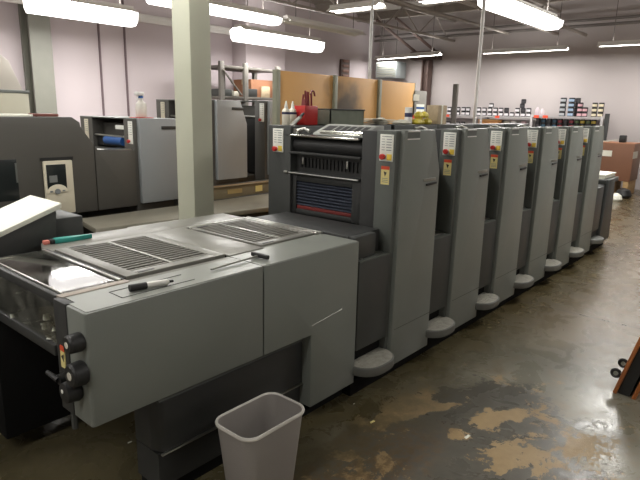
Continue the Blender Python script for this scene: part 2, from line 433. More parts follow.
fixture((-2.6, 1.0, 3.3), (-.3, 1.0, 3.3), .36, 'added fill light behind the photographer outside the frame', power=PW*.5)  # unseen lamp added to fill the frame faces turned toward the camera
fixture((-2.6, 4.2, 3.3), (-.3, 4.2, 3.3), .36, 'added fill light far left behind the photographer outside the frame', power=PW*.6)  # unseen fill lamp added to reach the left faces and pile interior
fixture((1.5, -1.8, 3.3), (3.8, -1.8, 3.3), .36, 'strip light over the aisle right of the photographer outside the frame', power=PW*.3)
# ------------------------------------------------------------------ press one: sheet delivery / table section
YF = 1.72          # operator side face of the press
dl = thing('press_delivery', (1.6, 2.3, 0), 'long grey table-height delivery section of the front press with two grilles on top', 'printing press')
# wrap-round side cover with rounded nose
cov = MB()
poly = [(.862, 1.925), (.862, 1.852), (.83, 1.852), (.83, YF+.008), (.838, YF), (1.648, YF), (1.648, 1.925)]
cov.prism(poly, 'z', .5, .922, .006)
build('side_cover', cov, GREY, dl)
cov2 = MB().prism([(1.654, .5), (1.978, .5), (1.978, .10), (2.352, .10), (2.352, .922), (1.654, .922)], 'y', YF, 1.925, .005)
build('side_cover', cov2, GREY, dl)
gt = MB().box(1.0, 1.648, YF+.02, 1.90, .9215, .926, .002)
gt2 = MB().box(1.654, 2.345, YF+.015, 1.99, .9215, .926, .002)
cap = MB().prism([(.842, YF+.016), (.85, YF+.008), (1.648, YF+.006), (1.648, 1.925), (.864, 1.925), (.864, 1.85), (.842, 1.85)], 'z', .9205, .9245).box(1.654, 2.345, YF+.006, 1.99, .9205, .9245)
build('cover_top', cap, TOPG, dl)
gr = MB().box(1.0, 1.32, 1.775, 1.778, .9245, .926).box(1.0, 1.32, 1.865, 1.868, .9245, .926).box(1.0, 1.003, 1.775, 1.868, .9245, .926)
build('pen_groove', gr, DARK2, dl)
build('scratch', MB().tube((1.98, YF-.0005, .55), (2.22, YF-.0005, .575), .0018, 6), STEEL, dl)
# recessed lower cover under the table
lc = MB().prism([(1.135, YF+.07), (1.12, YF+.11), (1.12, 1.95), (1.975, 1.95), (1.975, YF+.055), (1.15, YF+.055)], 'z', .225, .452, .006)
lc.prism([(YF+.055, .455), (YF+.085, .497), (1.95, .497), (1.95, .455)], 'x', 1.125, 1.975)
lc.box(1.125, 1.975, YF+.07, 1.95, .06, .218)
build('lower_cover', lc, DARK2, dl)
build('cover_lip', MB().prism([(YF+.053, .457), (YF+.078, .494), (YF+.082, .494), (YF+.06, .457)], 'x', 1.13, 1.97), GREY2, dl)
build('trim_rail', MB().box(1.13, 1.972, YF+.046, YF+.06, .218, .226, .002), STEEL, dl)
build('base_frame', MB().box(1.5, 2.35, 1.80, 2.62, .02, .5, .01).box(1.13, 2.35, 1.93, 2.6, .5, .86), VOID, dl)
build('plinth', MB().box(1.14, 2.35, 1.80, 1.95, 0, .07), VOID, dl)
# table top: frame plate, grilles, rear ledge
pt = MB().box(1.125, 2.352, 1.925, 1.965, .87, .922, .003)           # near strip
pt.box(1.655, 1.875, 1.955, 2.62, .87, .929, .003)                    # band between grilles
pt.box(1.125, 2.352, 2.60, 2.64, .87, .926, .003)
build('table_frame', pt, TABLE, dl)
rl = MB().prism([(1.20, 2.64), (2.352, 2.64), (2.352, 2.84), (1.668, 2.86), (1.655, 2.84), (1.25, 2.86), (1.16, 2.80), (1.12, 2.70), (1.125, 2.64)], 'z', .80, .924, .006)
build('rear_ledge', rl, TABLE, dl)
build('rear_cover', MB().box(1.12, 2.35, 2.64, 2.8, .1, .80, .004), DARK, dl)
def grille(x0, x1, y0, y1, mx0, mx1, my0, my1, barx):
    fr = MB().box(x0, mx0, y0, y1, .90, .934, .002).box(mx1, x1, y0, y1, .90, .934, .002)
    fr.box(mx0, mx1, y0, my0, .90, .934, .002).box(mx0, mx1, my1, y1, .90, .934, .002)
    g = build('grille', fr, TABLE, dl)
    sl = MB(); y = my0+.004
    n = int((my1-my0)/.033)
    for i in range(n):                                   # louvre strips
        y = my0+(i+.5)*(my1-my0)/n
        sl.box(mx0, mx1, y-.0065, y+.0065, .926, .932)
    m = int((mx1-mx0)/.045)
    for i in range(1, m):
        x = mx0+i*(mx1-mx0)/m; sl.box(x-.007, x+.007, my0, my1, .920, .9265)
    build('louvres', sl, GRIL, g)
    build('centre_bar', MB().box(barx-.008, barx+.008, my0, my1, .925, .9365, .002), STEEL, g)
    build('backing', MB().box(mx0, mx1, my0, my1, .880, .886), BLACK, g)
    for (sx, sy) in ((mx0, y0+.018), (mx0, y1-.022)):
        build('finger_slot', MB().box(sx+.01, sx+.085, sy-.007, sy+.007, .9335, .9352), BLACK, g)
    build('joint_line', MB().box(x0-.008, x0, y0, y1, .9, .925).box(x1, x1+.008, y0, y1, .9, .925).box(x0, x1, y1, y1+.008, .9, .925), VOID, g)
    return g
grille(1.135, 1.645, 1.975, 2.595, 1.19, 1.59, 2.03, 2.555, 1.385)
grille(1.885, 2.285, 1.985, 2.56, 1.905, 2.262, 2.04, 2.535, 2.075)
br = MB().box(2.293, 2.310, 1.97, 2.585, .915, .938, .002).box(2.326, 2.343, 1.97, 2.585, .915, .938, .002).box(1.88, 2.29, 2.565, 2.585, .915, .937, .002)
build('edge_rail', br, ALU, dl)
# glass cover on the end
fr = MB().box(.85, 1.125, 1.927, 1.966, .50, .928, .004)               # beige strip by the glass
build('glass_frame', fr, mat('beige_grey_trim', (150, 140, 128), .4, .2), dl)
fb = MB().box(.845, .868, 1.966, 2.66, .885, .926, .006).box(1.108, 1.122, 1.966, 2.64, .905, .931, .002)
build('front_rail', fb, DARK2, dl)
build('glass_trim', MB().box(.868, .876, 1.97, 2.64, .924, .931, .001).box(1.095, 1.107, 1.966, 2.64, .924, .933, .001), ALU, dl)
build('top_glass', MB().box(.870, 1.110, 1.966, 2.645, .921, .926), GLASS, dl, smooth=False)
build('end_glass', MB().box(.838, .843, 1.945, 2.66, .735, .895), GLASSE, dl, smooth=False)
build('lower_rail', MB().box(.828, .862, 1.965, 2.70, .695, .738, .004), DARK2, dl)
build('corner_post', MB().box(.828, .861, 1.853, 1.945, .50, .925, .004), DARK2, dl)
build('inner_lining', MB().box(.87, 1.12, 1.97, 2.64, .69, .695).box(1.12, 1.125, 1.966, 2.64, .5, .905), mat('smudged_lining', (196, 194, 172), .4, 0, var=.35, scale=7), dl)
build('pile_housing', MB().box(.83, 1.5, 2.56, 2.66, .09, .68, .006).box(.83, 1.12, 2.655, 2.76, .09, .90, .006), VOID, dl)
kp_ = [at('x', .785, 68.5, 345), at('x', .785, 71.5, 376), at('x', .785, 66, 393)]
kb = [(kp_[0].y, kp_[0].z, .034), (kp_[1].y, kp_[1].z, .044)]
for (y, z, r) in kb:
    kn = build('knob', MB().lathe([(r*.9, 0), (r, -.008), (r*.95, -.045), (r*.8, -.052)], (.83, y, z), 20, 'x'), BLACK, dl)
    build('knob_mark', MB().lathe([(r*.35, -.0525), (r*.33, -.054)], (.83, y, z), 14, 'x'), PAPERG, kn)
kn = build('dial', MB().lathe([(.038, 0), (.042, -.01), (.036, -.05), (.02, -.055)], (.828, kp_[2].y, kp_[2].z), 20, 'x'), BLACK, dl)
build('knob_mark', MB().lathe([(.008, -.0555), (.007, -.057)], (.828, kp_[2].y, kp_[2].z+.01), 10, 'x'), WHITE, kn)
lv = MB().tube((.828, 1.89, .638), (.80, 1.89, .638), .020, 14).tube((.80, 1.89, .638), (.79, 1.955, .650), .011, 10, .008)
build('lever', lv, BLACK, dl)
build('pedal_pin', MB().tube((.85, 1.90, .42), (.85, 1.90, .54), .012, 8), DARK, dl)
ST0, ST1 = at('x', .826, 60, 345), at('x', .826, 66, 369)
st = MB().box(.8245, .828, ST1.y, ST0.y, ST1.z, ST0.z); st.m = 1
st.box(.824, .8285, ST1.y, ST0.y, ST0.z-.018, ST0.z+.0005); st.m = 2
ym_ = (ST0.y+ST1.y)/2; st.prism([(ym_-.01, ST0.z-.028), (ym_+.01, ST0.z-.04), (ym_-.008, ST0.z-.058)], 'x', .8235, .828)
build('warning_sticker', st, [CREAM, ORANGE, BLACK], dl)

# heap of crumpled film behind the end glass
sc_ = MB()
for i in range(220):
    c = Vector((random.uniform(.85, .865)+.13*random.random()**2, 1.965+.45*random.random()**1.5, .71+random.random()**1.1*.14))
    a = random.uniform(.008, .024); th = random.uniform(0, PI)
    e1 = Vector((math.cos(th), math.sin(th), random.uniform(-.6, .6)))*a; e2 = Vector((-math.sin(th), math.cos(th), random.uniform(-.6, .6)))*a*.7
    sc_._add([c-e1-e2, c+e1-e2*.6+Vector((0, 0, .01)), c+e1+e2, c-e1*.7+e2], [[0, 1, 2], [0, 2, 3]])
so = build('crumpled_scraps', sc_, SCRAP, smooth=False); so['kind'] = 'stuff'; tag(so, 'heap of pale crumpled scraps behind the end glass of the delivery', 'scraps')

# ------------------------------------------------------------------ press one: printing units
def label_panel(x, y0, y1, z0, z1):
    """white key panel on a frame face looking toward -X"""
    m = MB().box(x-.006, x, y0, y1, z0, z1, .002); h = z1-z0; w = y1-y0
    m.m = 1
    for i in range(6):
        z = z1-h*(.07+.1*i)
        m.box(x-.0068, x-.005, y0+w*.12, y0+w*(.5 if i else .62), z-.004, z)
        m.box(x-.0068, x-.005, y0+w*.62, y0+w*.85, z-.003, z)
    return m
def stop_button(x, y, z, r):
    return MB().lathe([(r*.8, 0), (r*.8, -.010), (r, -.012), (r, -.022), (r*.8, -.026)], (x-.006, y, z), 16, 'x')

def printing_unit(a, b, label, first=False):
    """a..b: the tower cover along the press; the lower cover and step lie before it"""
    l0, l1 = a-(.358 if first else .318), a-.057
    t = thing('printing_unit', (a, 2.2, 0), label, 'printing press', 'printing units of the front press')
    xf = a-.055                                   # face of the side frame
    # near side frame
    nf = MB().prism([(xf, YF+.006), (b-.06, YF+.006), (b-.06, YF+.135), (xf, YF+.135)], 'z', .08, 1.495, .004)
    build('side_frame', nf, SIDE, t)
    build('inner_frame', MB().box(xf+.004, b-.02, YF+.136, YF+.24, .08, 1.49, .004), DARK2, t)
    # slanted tower cover
    pts = [(a-.012, 1.5), (b-.015, 1.5), (b-.004, 1.46), (b+.07, 1.255), (b+.07, .085), (a-.036, .085)]
    tc_ = MB().prism(pts, 'y', YF-.022, YF+.010, .006)
    tc_ = build('tower_cover', tc_, GREY, t)
    gx0, gx1 = a+.02, a+.15
    g = MB().box(gx0, gx1, YF-.0235, YF-.02, 1.452, 1.486); g.m = 1
    g.box(gx0, gx1, YF-.026, YF-.02, 1.446, 1.453, .001).box(gx0, gx1, YF-.025, YF-.02, 1.489, 1.497, .001)  # flat inset: darker face and white lips paint its shade and lit edges
    build('grip_recess', g, [GREY2, WHITEP], tc_)
    hx0, hx1 = b-.12, b+.025
    h = MB().box(hx0, hx1, YF-.026, YF-.02, 1.196, 1.212, .002); h.m = 1
    h.prism([(hx0+.03, 1.168), (hx1, 1.172), (hx1, 1.186), (hx0+.03, 1.180)], 'y', YF-.034, YF-.02, .003)
    build('handle', h, [STEEL, BLACK], tc_)
    build('lower_joint', MB().box(a-.01, b+.069, YF-.0226, YF-.02, .318, .321), DARK2, tc_)
    # key panel and sticker on the frame face
    lp = build('button_panel', label_panel(xf, YF+.018, YF+.108, 1.325, 1.475), [WHITE, INKL], t)
    build('stop_button', stop_button(xf, YF+.078, 1.350, .017), RED, lp)
    build('yellow_key', MB().box(xf-.009, xf-.005, YF+.024, YF+.057, 1.332, 1.366, .001), YEL, lp)
    ws = MB().box(xf-.002, xf, YF+.038, YF+.094, 1.193, 1.296); ws.m = 1
    ws.box(xf-.0026, xf, YF+.038, YF+.094, 1.278, 1.297); ws.m = 2
    ws.prism([(YF+.055, 1.262), (YF+.076, 1.268), (YF+.066, 1.238)], 'x', xf-.003, xf)
    ws.m = 3
    for i in range(3): ws.box(xf-.0026, xf, YF+.046, YF+.086, 1.226-i*.01, 1.229-i*.01)
    build('warning_sticker', ws, [CREAM, ORANGE, BLACK, INKL], t)
    # far side frame with its own panel
    fs = MB().box(xf if first else l0, b+.03, 2.53, 2.735, .10 if first else .80, 1.495, .006)
    build('side_frame', fs, DARK, t)
    xq = xf if first else l0
    lp2 = build('button_panel', label_panel(xq, 2.592, 2.686, 1.322, 1.475), [WHITE, INKL], t)
    build('stop_button', stop_button(xq, 2.655, 1.343, .017), RED, lp2)
    build('yellow_key', MB().box(xq-.009, xq-.005, 2.600, 2.635, 1.329, 1.364, .001), YEL, lp2)
    # body between the frames
    bd = MB().box(l0, b+.07, YF+.085, 2.68, .09, .785, .006).box(xf+.10, b+.02, YF+.24, 2.53, .785, 1.43, .006)
    build('body', bd, DARK2, t)
    lg = MB().box(xf+.02, xf+.05, 1.97, 2.035, .93, 1.185, .003).box(xf+.02, xf+.05, 2.495, 2.53, .93, 1.185, .003)
    lg.box(xf+.02, xf+.05, 2.035, 2.495, 1.145, 1.185, .003).box(xf+.02, xf+.05, 2.035, 2.495, .93, .962, .003)
    lg = build('louvre_guard', lg, DARK2, t)
    sl = MB().box(xf+.048, xf+.05, 2.035, 2.495, .962, 1.145)
    for i in range(8):
        z = .993+i*.02; sl.prism([(xf+.024, z), (xf+.046, z+.010), (xf+.046, z+.004), (xf+.026, z-.004)], 'y', 2.036, 2.494)
    build('louvre_slats', sl, LOUV, lg)
    build('red_strip', MB().box(xf+.026, xf+.048, 2.04, 2.49, .963, .985, .002), REDST, lg)
    lg2 = MB().box(xf+.0, xf+.08, 1.97, 2.55, 1.186, 1.204, .004).box(xf+.055, xf+.08, 1.97, 2.53, 1.204, 1.33)
    lg2.box(xf+.0, xf+.09, 1.97, 2.55, 1.318, 1.334, .004)
    lg2.m = 1
    for i in range(16): lg2.box(xf+.045, xf+.056, 2.02+i*.03, 2.035+i*.03, 1.235, 1.295)
    lg2 = build('feed_guard', lg2, [DARK2, BLACK], t)
    build('guard_bar', MB().tube((xf-.002, 1.975, 1.197), (xf-.002, 2.56, 1.197), .005, 8).lathe([(.011, 0), (.011, .03)], (xf-.002, 2.55, 1.197), 10, 'y'), STEEL, lg2)
    for y in (2.08, 2.44): build('guard_clip', MB().box(xf+.02, xf+.034, y-.008, y+.008, 1.255, 1.30, .003), STEEL, lg2)
    rg = MB().lathe([(.055, 0), (.055, .57)], (xf+.075, 1.965, 1.375), 20, 'y')
    build('roller_guard', rg, BLACK, t)
    build('roller_bar', MB().box(xf+.0, xf+.06, 1.985, 2.575, 1.428, 1.444, .006), CHROME, t)
    if first:
        # ink key console on top
        ik = MB().prism([(xf+.02, 1.448), (xf+.03, 1.460), (xf+.17, 1.512), (xf+.24, 1.512), (xf+.24, 1.448)], 'y', 1.97, 2.36, .003)
        ik.m = 1
        sn = math.atan2(.036, .17)
        for i in range(6):
            y0 = 2.0+i*.05
            if i == 5: y0 += .005
            ik.prism([(xf+.06, 1.4713), (xf+.145, 1.5029), (xf+.145, 1.5040), (xf+.06, 1.4724)], 'y', y0, y0+(.038 if i < 5 else .07))
        ik = build('ink_key_console', ik, [mat('console_light_grey', (150, 152, 146), .5, var=.06), BLACK], t)
        build('console_roll', MB().tube((xf+.03, 1.975, 1.466), (xf+.03, 2.30, 1.466), .011, 10), CHROME, ik)
    else:
        build('ink_duct_cover', MB().prism([(xf+.02, 1.38), (xf+.03, 1.40), (xf+.22, 1.43), (xf+.22, 1.38)], 'y', 1.97, 2.50, .003), DARK2, t)
    lk = MB().path([(xf+.03, 2.52, 1.462), (xf+.06, 2.47, 1.480), (xf+.05, 2.41, 1.462)], .011, 8).tube((xf+.02, 2.52, 1.46), (xf+.05, 2.52, 1.46), .02, 12)
    build('linkage', lk, STEEL, t)
    # roof plates
    build('roof_plate', MB().box(xf+.26, b+.068, YF+.25, 2.735, 1.40, 1.425, .004), ROOF, t)
    # lower cover, ledge and step before the tower
    lo = build('lower_cover', MB().box(l0, l1, YF, YF+.085, .285, .797, .006), DARK, t)
    tr = MB().box(l0+.01, l1-.004, YF+.004, YF+.24, .796, .802, .001)
    build('ledge', tr, SIDE, lo)
    bk = MB().box(l0+.09, l0+.25, YF+.05, YF+.13, .802, .81, .001).box(l0+.17, l0+.25, YF+.12, YF+.128, .802, .835).box(l0+.05, l0+.07, YF+.03, YF+.05, .802, .808)
    build('ledge_bracket', bk, STEEL, lo)
    build('step_recess', MB().box(l0, l1, YF+.05, YF+.085, .08, .285), VOID, t)
    sx = a-(.212 if first else .19); rx, ry = .172, .165
    pw = lambda v: math.copysign(abs(v)**.78, v)
    arc = [(sx+rx*pw(math.cos(th)), YF+.05-ry*pw(math.sin(th))) for th in [i*PI/28 for i in range(29)]]
    stp = MB().prism(arc, 'z', .148, .2, .006)
    stp = build('step', stp, mat('step_rim_grey', (100, 101, 96), .45, .1, var=.12), t)
    td = MB().prism([(sx+(p[0]-sx)*.94, YF+.05+(p[1]-YF-.05)*.94) for p in arc], 'z', .1995, .2015)
    for i in range(14):
        for j in range(7):
            x = sx-rx+(i+.5)*2*rx/14+(.012 if j % 2 else 0); y = YF+.045-(j+.5)*ry/7
            if ((x-sx)/rx)**2+((y-YF-.05)/ry)**2 < .82:
                td.box(x-.007, x+.007, y-.0025, y+.0025, .2015, .2038)
    build('tread', td, mat('worn_tread_plate', (160, 158, 147), .55, .1, var=.4, scale=30), stp)
    build('plinth', MB().box(l0, b+.07, YF+.03, 2.65, 0, .09), VOID, t)
    if first:
        build('infeed_deck', MB().box(2.357, 2.655, 1.80, 2.55, .80, .935, .006), DARK2, t)
        build('side_block', MB().box(2.360, 2.56, 1.755, 1.80, .803, .935, .008), DARK, t)
    else:
        build('roof_plate', MB().box(l0+.005, xf-.003, YF+.25, 2.735, 1.40, 1.425, .004), ROOF, t)
    return t
N = ['printing unit of the front press nearest the delivery table with the open roller front',
     'second printing unit of the front press counted from the delivery table',
     'third printing unit of the front press counted from the delivery table',
     'fourth printing unit of the front press third from its far end',
     'fifth printing unit of the front press next to the last tower',
     'last printing unit of the front press beside the dark end feeder']
A0, PITCH_U, WU = 2.72, .737, .345
units = [printing_unit(A0, A0+WU, N[0], True)]
proto = printing_unit(A0+PITCH_U, A0+PITCH_U+WU, N[1])
units.append(proto)
for i in range(2, 6):
    c = copy_tree(proto); c.location.x = A0+i*PITCH_U; c['label'] = N[i]; units.append(c)

# feeder end of press one
e0 = A0+5*PITCH_U+WU+.075
fd = thing('press_feeder', (e0+.4, 2.2, 0), 'dark low feeder cabinet at the far end of the front press', 'printing press')
build('body', MB().box(e0, e0+.92, YF+.03, 2.68, .09, .80, .01), DARK2, fd)
build('end_cover', MB().prism([(e0+.40, .09), (e0+.88, .09), (e0+.80, .86), (e0+.52, .86)], 'y', YF-.01, YF+.03, .006), DARK, fd)
build('lower_cover', MB().box(e0, e0+.36, YF, YF+.03, .285, .797, .005), DARK, fd)
build('feed_table', MB().box(e0+.5, e0+1.1, YF+.02, 2.6, .80, .855, .006), DARK, fd)
build('plinth', MB().box(e0, e0+.9, YF+.05, 2.65, 0, .09), VOID, fd)
sx = e0+.22
arc = [(sx+.165*math.cos(i*PI/24), YF+.03-.135*math.sin(i*PI/24)) for i in range(25)]
build('step', MB().prism(arc, 'z', .15, .2, .006), MATS['step_rim_grey'], fd)
ps = MB(); 
for i in range(5): ps.box(e0+.55+random.uniform(0, .01), e0+1.08, YF+.05+random.uniform(0, .02), 2.35, .856+i*.011, .866+i*.011)
tag(build('paper_stack', ps, PAPER), 'stack of white paper on the feeder at the far end of the front press', 'paper')

# ------------------------------------------------------------------ small things on the front press
mk = thing('marker_pen', (1.13, 1.81, .926), 'thick marker pen with black cap lying on the grey table edge', 'marker')
d0, d1 = Vector((1.056, 1.818, .939)), Vector((1.222, 1.786, .937))
dv = (d1-d0).normalized()
build('cap', MB().tube(d0, d0+dv*.065, .0135, 16), BLACK, mk)
build('barrel', MB().tube(d0+dv*.06, d0+dv*.145, .012, 16).tube(d0+dv*.145, d0+dv*.155, .012, 16, .006), mat('pale_silver_barrel', (206, 206, 200), .3, .3), mk)
build('tip', MB().tube(d0+dv*.152, d0+dv*.172, .005, 10), BLACK, mk)
tw = thing('tee_wrench', (1.6, 1.84, .9265), 'thin steel tee wrench with dark handle lying on the table edge', 'tool')
build('shaft', MB().tube((1.44, 1.822, .932), (1.728, 1.838, .936), .0042, 10), STEEL, tw)
build('handle', MB().box(1.722, 1.742, 1.775, 1.885, .927, .948, .006), BLACK, tw)
tt = thing('glue_stick', (1.26, 2.75, .924), 'flat teal tool with a faded red tip on the rear table ledge', 'tool')
g0 = at('z', .935, 54, 241); g1 = at('z', .935, 92, 236); gd = (g1-g0)
ang = math.atan2(gd.y, gd.x); M = Matrix.Translation(g0) @ Matrix.Rotation(ang, 4, 'Z'); L = gd.length
bdy = MB(); bdy.prism([(0, -.022), (L*.3, -.024), (L, -.004), (L, .006), (L*.3, .024), (0, .022)], 'z', -.0105, .012, .003); bdy.v = [tuple(M @ Vector(v)) for v in bdy.v]
build('body', bdy, TEAL, tt)
cl_ = MB().box(-.022, 0, -.02, .02, -.0105, .010, .003, M=M); build('collar', cl_, BLACK, tt)
tp = MB().box(-.052, -.022, -.016, .016, -.0105, .008, .005, M=M); build('tip', tp, PINK, tt)

# red can of tools, bottles, tray and clutter on the far top edge of the press
ZT = 1.4965
rc = thing('red_tool_can', (2.915, 2.63, ZT), 'red can full of tool handles standing on the far top of the press', 'can')
build('can', MB().box(2.85, 2.985, 2.575, 2.69, ZT, 1.625, .008), RED, rc)
tl = MB()
for i, (x, y, h) in enumerate(((2.88, 2.61, .05), (2.90, 2.65, .075), (2.915, 2.60, .09), (2.935, 2.64, .10), (2.955, 2.61, .085), (2.97, 2.66, .095), (2.89, 2.63, .04))):
    tl.tube((x, y, 1.60), (x+random.uniform(-.015, .015), y, 1.625+h), .007, 8)
tl.path([(2.93, 2.6, 1.70), (2.945, 2.6, 1.725), (2.965, 2.6, 1.72), (2.975, 2.6, 1.69)], .006)
build('tool_handles', tl, mat('dark_red_handles', (120, 36, 36), .45, var=.3, scale=30), rc)
def glue_bottle(x, y, label):
    b_ = thing('glue_bottle', (x, y, ZT), label, 'bottle', 'white bottles on the front press')
    build('body', MB().lathe([(.024, 0), (.027, .008), (.027, .085), (.022, .10), (.012, .108)], (x, y, ZT), 18), BOTTLE, b_)
    build('nozzle', MB().lathe([(.013, .107), (.012, .118), (.005, .150), (.003, .156)], (x, y, ZT), 14), WHITE, b_)
    build('band', MB().lathe([(.0276, .07), (.0276, .084)], (x, y, ZT), 18, cap=False), NAVY, b_)
glue_bottle(2.735, 2.64, 'left white nozzle bottle on the press top left of the red can')
glue_bottle(2.815, 2.655, 'right white nozzle bottle half hidden by the red tool can')
sp = thing('putty_knife', (2.76, 2.56, ZT), 'pale blade with dark grip propped beside the white bottles', 'tool')
build('blade', MB().prism([(2.70, 1.4985), (2.715, 1.4985), (2.79, 1.545), (2.785, 1.555)], 'y', 2.545, 2.575), ALU, sp)
build('grip', MB().tube((2.785, 2.56, 1.548), (2.82, 2.56, 1.575), .009, 10), BLACK, sp)
tr = thing('parts_tray', (3.27, 2.6, ZT), 'grey-green metal parts tray on the far press top before the sooty plywood', 'tray')
tb = MB().box(3.05, 3.44, 2.52, 2.70, ZT, ZT+.006).box(3.05, 3.44, 2.52, 2.528, ZT, 1.60).box(3.05, 3.44, 2.692, 2.70, ZT, 1.60).box(3.05, 3.058, 2.52, 2.70, ZT, 1.60).box(3.432, 3.44, 2.52, 2.70, ZT, 1.60)
build('tray', tb, TRAYG, tr)
build('rim', MB().box(3.045, 3.445, 2.512, 2.522, 1.60, 1.61, .003).box(3.045, 3.445, 2.698, 2.708, 1.60, 1.61, .003), DARK2, tr)
dv_ = MB().box(3.15, 3.155, 2.528, 2.692, ZT+.006, 1.59).box(3.26, 3.265, 2.528, 2.692, ZT+.006, 1.59)
build('divider', dv_, DARK2, tr)
rg = MB()
for i in range(9):
    x = random.uniform(3.6, 3.9); y = random.uniform(2.59, 2.67)
    rg.box(x-.09, x+.09, y-.05, y+.05, ZT+i*.005, ZT+.005+i*.005, M=None)
rg.lathe([(.05, 0), (.06, .02), (.03, .05), (.01, .055)], (3.78, 2.6, ZT), 9)
tag(build('paper_scraps', rg, PAPERG), 'loose grubby papers lying on the press top below the plywood partition', 'papers')
tag(build('crumpled_rag', MB().lathe([(.075, 0), (.085, .012), (.06, .03), (.03, .036), (.01, .04)], (4.135, 2.63, ZT), 11), PAPERG), 'flat crumpled grey rag on the press top beside the yellow pouches', 'rag')
wb = thing('spray_bottle', (4.285, 2.66, ZT), 'tall white bottle with a dark band standing by the steel cabinet', 'bottle')
build('body', MB().lathe([(.03, 0), (.034, .008), (.034, .055), (.03, .062)], (4.285, 2.66, ZT), 16), WHITEP, wb)
build('band', MB().lathe([(.0335, .06), (.0335, .095)], (4.285, 2.66, ZT), 16), NAVY, wb)
build('cap', MB().lathe([(.033, .094), (.033, .138), (.03, .142)], (4.285, 2.66, ZT), 16), WHITEP, wb)
for i, (x, y, z, w) in enumerate(((4.36, 2.62, 0, .05), (4.455, 2.64, 0, .042), (4.55, 2.63, 0, .05), (4.405, 2.63, .055, .044), (4.50, 2.63, .055, .044))):
    yp = MB().lathe([(w*.8, 0), (w, .015), (w*.8, .04), (w*.3, .054)], (x, y, ZT+z), 8)
    tag(build('yellow_pouch', yp, mat('yellow_wrap', (206, 188, 60), .4, var=.5, scale=40)), 'crinkled yellow pouch in the small pile on the press top', 'pouch', 'yellow pouches on the press')
bx = thing('carton', (4.71, 2.63, ZT), 'printed beige carton standing upright on the press top right of the yellow pouches', 'box')
build('carton_body', MB().box(4.64, 4.80, 2.57, 2.69, ZT, 1.665, .003), CARDP, bx)
build('tape', MB().box(4.70, 4.725, 2.568, 2.692, ZT, 1.6665), PAPER, bx)

# ------------------------------------------------------------------ waste bin
wb_ = thing('waste_bin', (1.437, 1.515, 0), 'grey plastic rectangular waste bin on the floor against the press', 'waste bin')
def rrect(cx, cy, hx, hy, r, z, n=7):
    out = []
    for (sx_, sy_, a0) in ((1, 1, 0), (-1, 1, PI/2), (-1, -1, PI), (1, -1, 1.5*PI)):
        for i in range(n):
            t = a0+i*PI/2/(n-1); out.append((cx+sx_*(hx-r)+r*math.cos(t), cy+sy_*(hy-r)+r*math.sin(t), z))
    return out
def loft(rings, closed_bottom=True):
    mb = MB(); n = len(rings[0]); vs = [p for r_ in rings for p in r_]; fs = []
    for j in range(len(rings)-1):
        for i in range(n): fs.append([j*n+i, j*n+(i+1) % n, (j+1)*n+(i+1) % n, (j+1)*n+i])
    if closed_bottom: fs.append(list(range(n)))
    mb._add(vs, fs); return mb
cx, cy = 1.437, 1.515
rings = [rrect(cx, cy, .125, .075, .03, 0), rrect(cx, cy, .13, .08, .035, .012), rrect(cx, cy, .168, .111, .055, .375),
         rrect(cx, cy, .163, .106, .052, .375), rrect(cx, cy, .126, .076, .032, .02), rrect(cx, cy, .06, .03, .02, .016)]
mbn = loft(rings); n_ = 28; mbn.f.append([5*n_+i for i in range(n_)]); mbn.mi.append(0)
build('bin_body', mbn, BIN, wb_)
rr = [rrect(cx, cy, .166, .109, .054, .366), rrect(cx, cy, .173, .116, .058, .366), rrect(cx, cy, .1745, .1175, .058, .373), rrect(cx, cy, .172, .115, .057, .380), rrect(cx, cy, .167, .110, .054, .380), rrect(cx, cy, .164, .107, .053, .374)]
rr.append(rr[0]); build('rim', loft(rr, False), BINR, wb_)

# ------------------------------------------------------------------ control console at the left
cs = thing('control_console', (.8, 3.05, 0), 'dark console with a sloping white top behind the delivery table at the left', 'console')
sl_ = (1.101-.993)/(1.311-1.005)
def zc(x): return .993+(x-1.005)*sl_
build('body', MB().prism([(.25, zc(.25)-.20), (.25, zc(.25)-.03), (1.29, zc(1.29)-.03), (1.27, .80), (.9, .62)], 'y', 2.885, 3.30, .008), DARK, cs)
build('white_top', MB().prism([(.22, zc(.22)-.026), (1.311, zc(1.311)-.026), (1.311, zc(1.311)), (.22, zc(.22))], 'y', 2.87, 3.24, .003), PAPER, cs)
build('pedestal', MB().box(.5, 1.15, 2.93, 3.25, .03, .72, .01).box(1.29, 1.45, 2.93, 3.25, 0, 1.01, .01), DARK, cs)
build('foot', MB().box(.45, 1.25, 2.9, 3.28, 0, .035, .008), BLACK, cs)

# ------------------------------------------------------------------ second press in the background
Y2 = 5.0
d2 = thing('press_delivery', (2.0, 5.4, 0), 'dark grey delivery of the rear press with a cream touch panel', 'printing press')
pp = [(.6, .10), (.6, 1.485), (2.44, 1.487), (2.51, 1.44), (2.515, 1.40), (2.628, 1.24), (2.628, .62), (2.2, .62), (2.2, .10)]
build('front_cover', MB().prism(pp, 'y', Y2, Y2+.06, .008), REARD, d2)
build('body', MB().box(.62, 2.44, Y2+.06, 6.05, .1, 1.47, .01).box(2.44, 2.625, Y2+.06, 6.05, .62, 1.2), REARD, d2)
w0, w1 = at('y', Y2, 0, 160), at('y', Y2, 20, 200)
build('side_window', MB().box(1.25, w1.x, Y2-.004, Y2, w1.z, w0.z, .002), SCREEN, d2)
build('window_strip', MB().box(w1.x-.015, w1.x, Y2-.006, Y2, w1.z+.15, w0.z-.03), GREY2, d2)
tp0, tp1 = at('y', Y2-.02, 42.5, 162), at('y', Y2-.02, 75, 212)
tpn = build('touch_panel', MB().box(tp0.x, 2.40, Y2-.03, Y2, .635, 1.112, .012), PANELC, d2)
X0, XW = tp0.x, 2.40-tp0.x
scb = MB().box(X0+.02, X0+XW*.74, Y2-.034, Y2-.029, .84, 1.08, .002); scb.m = 1
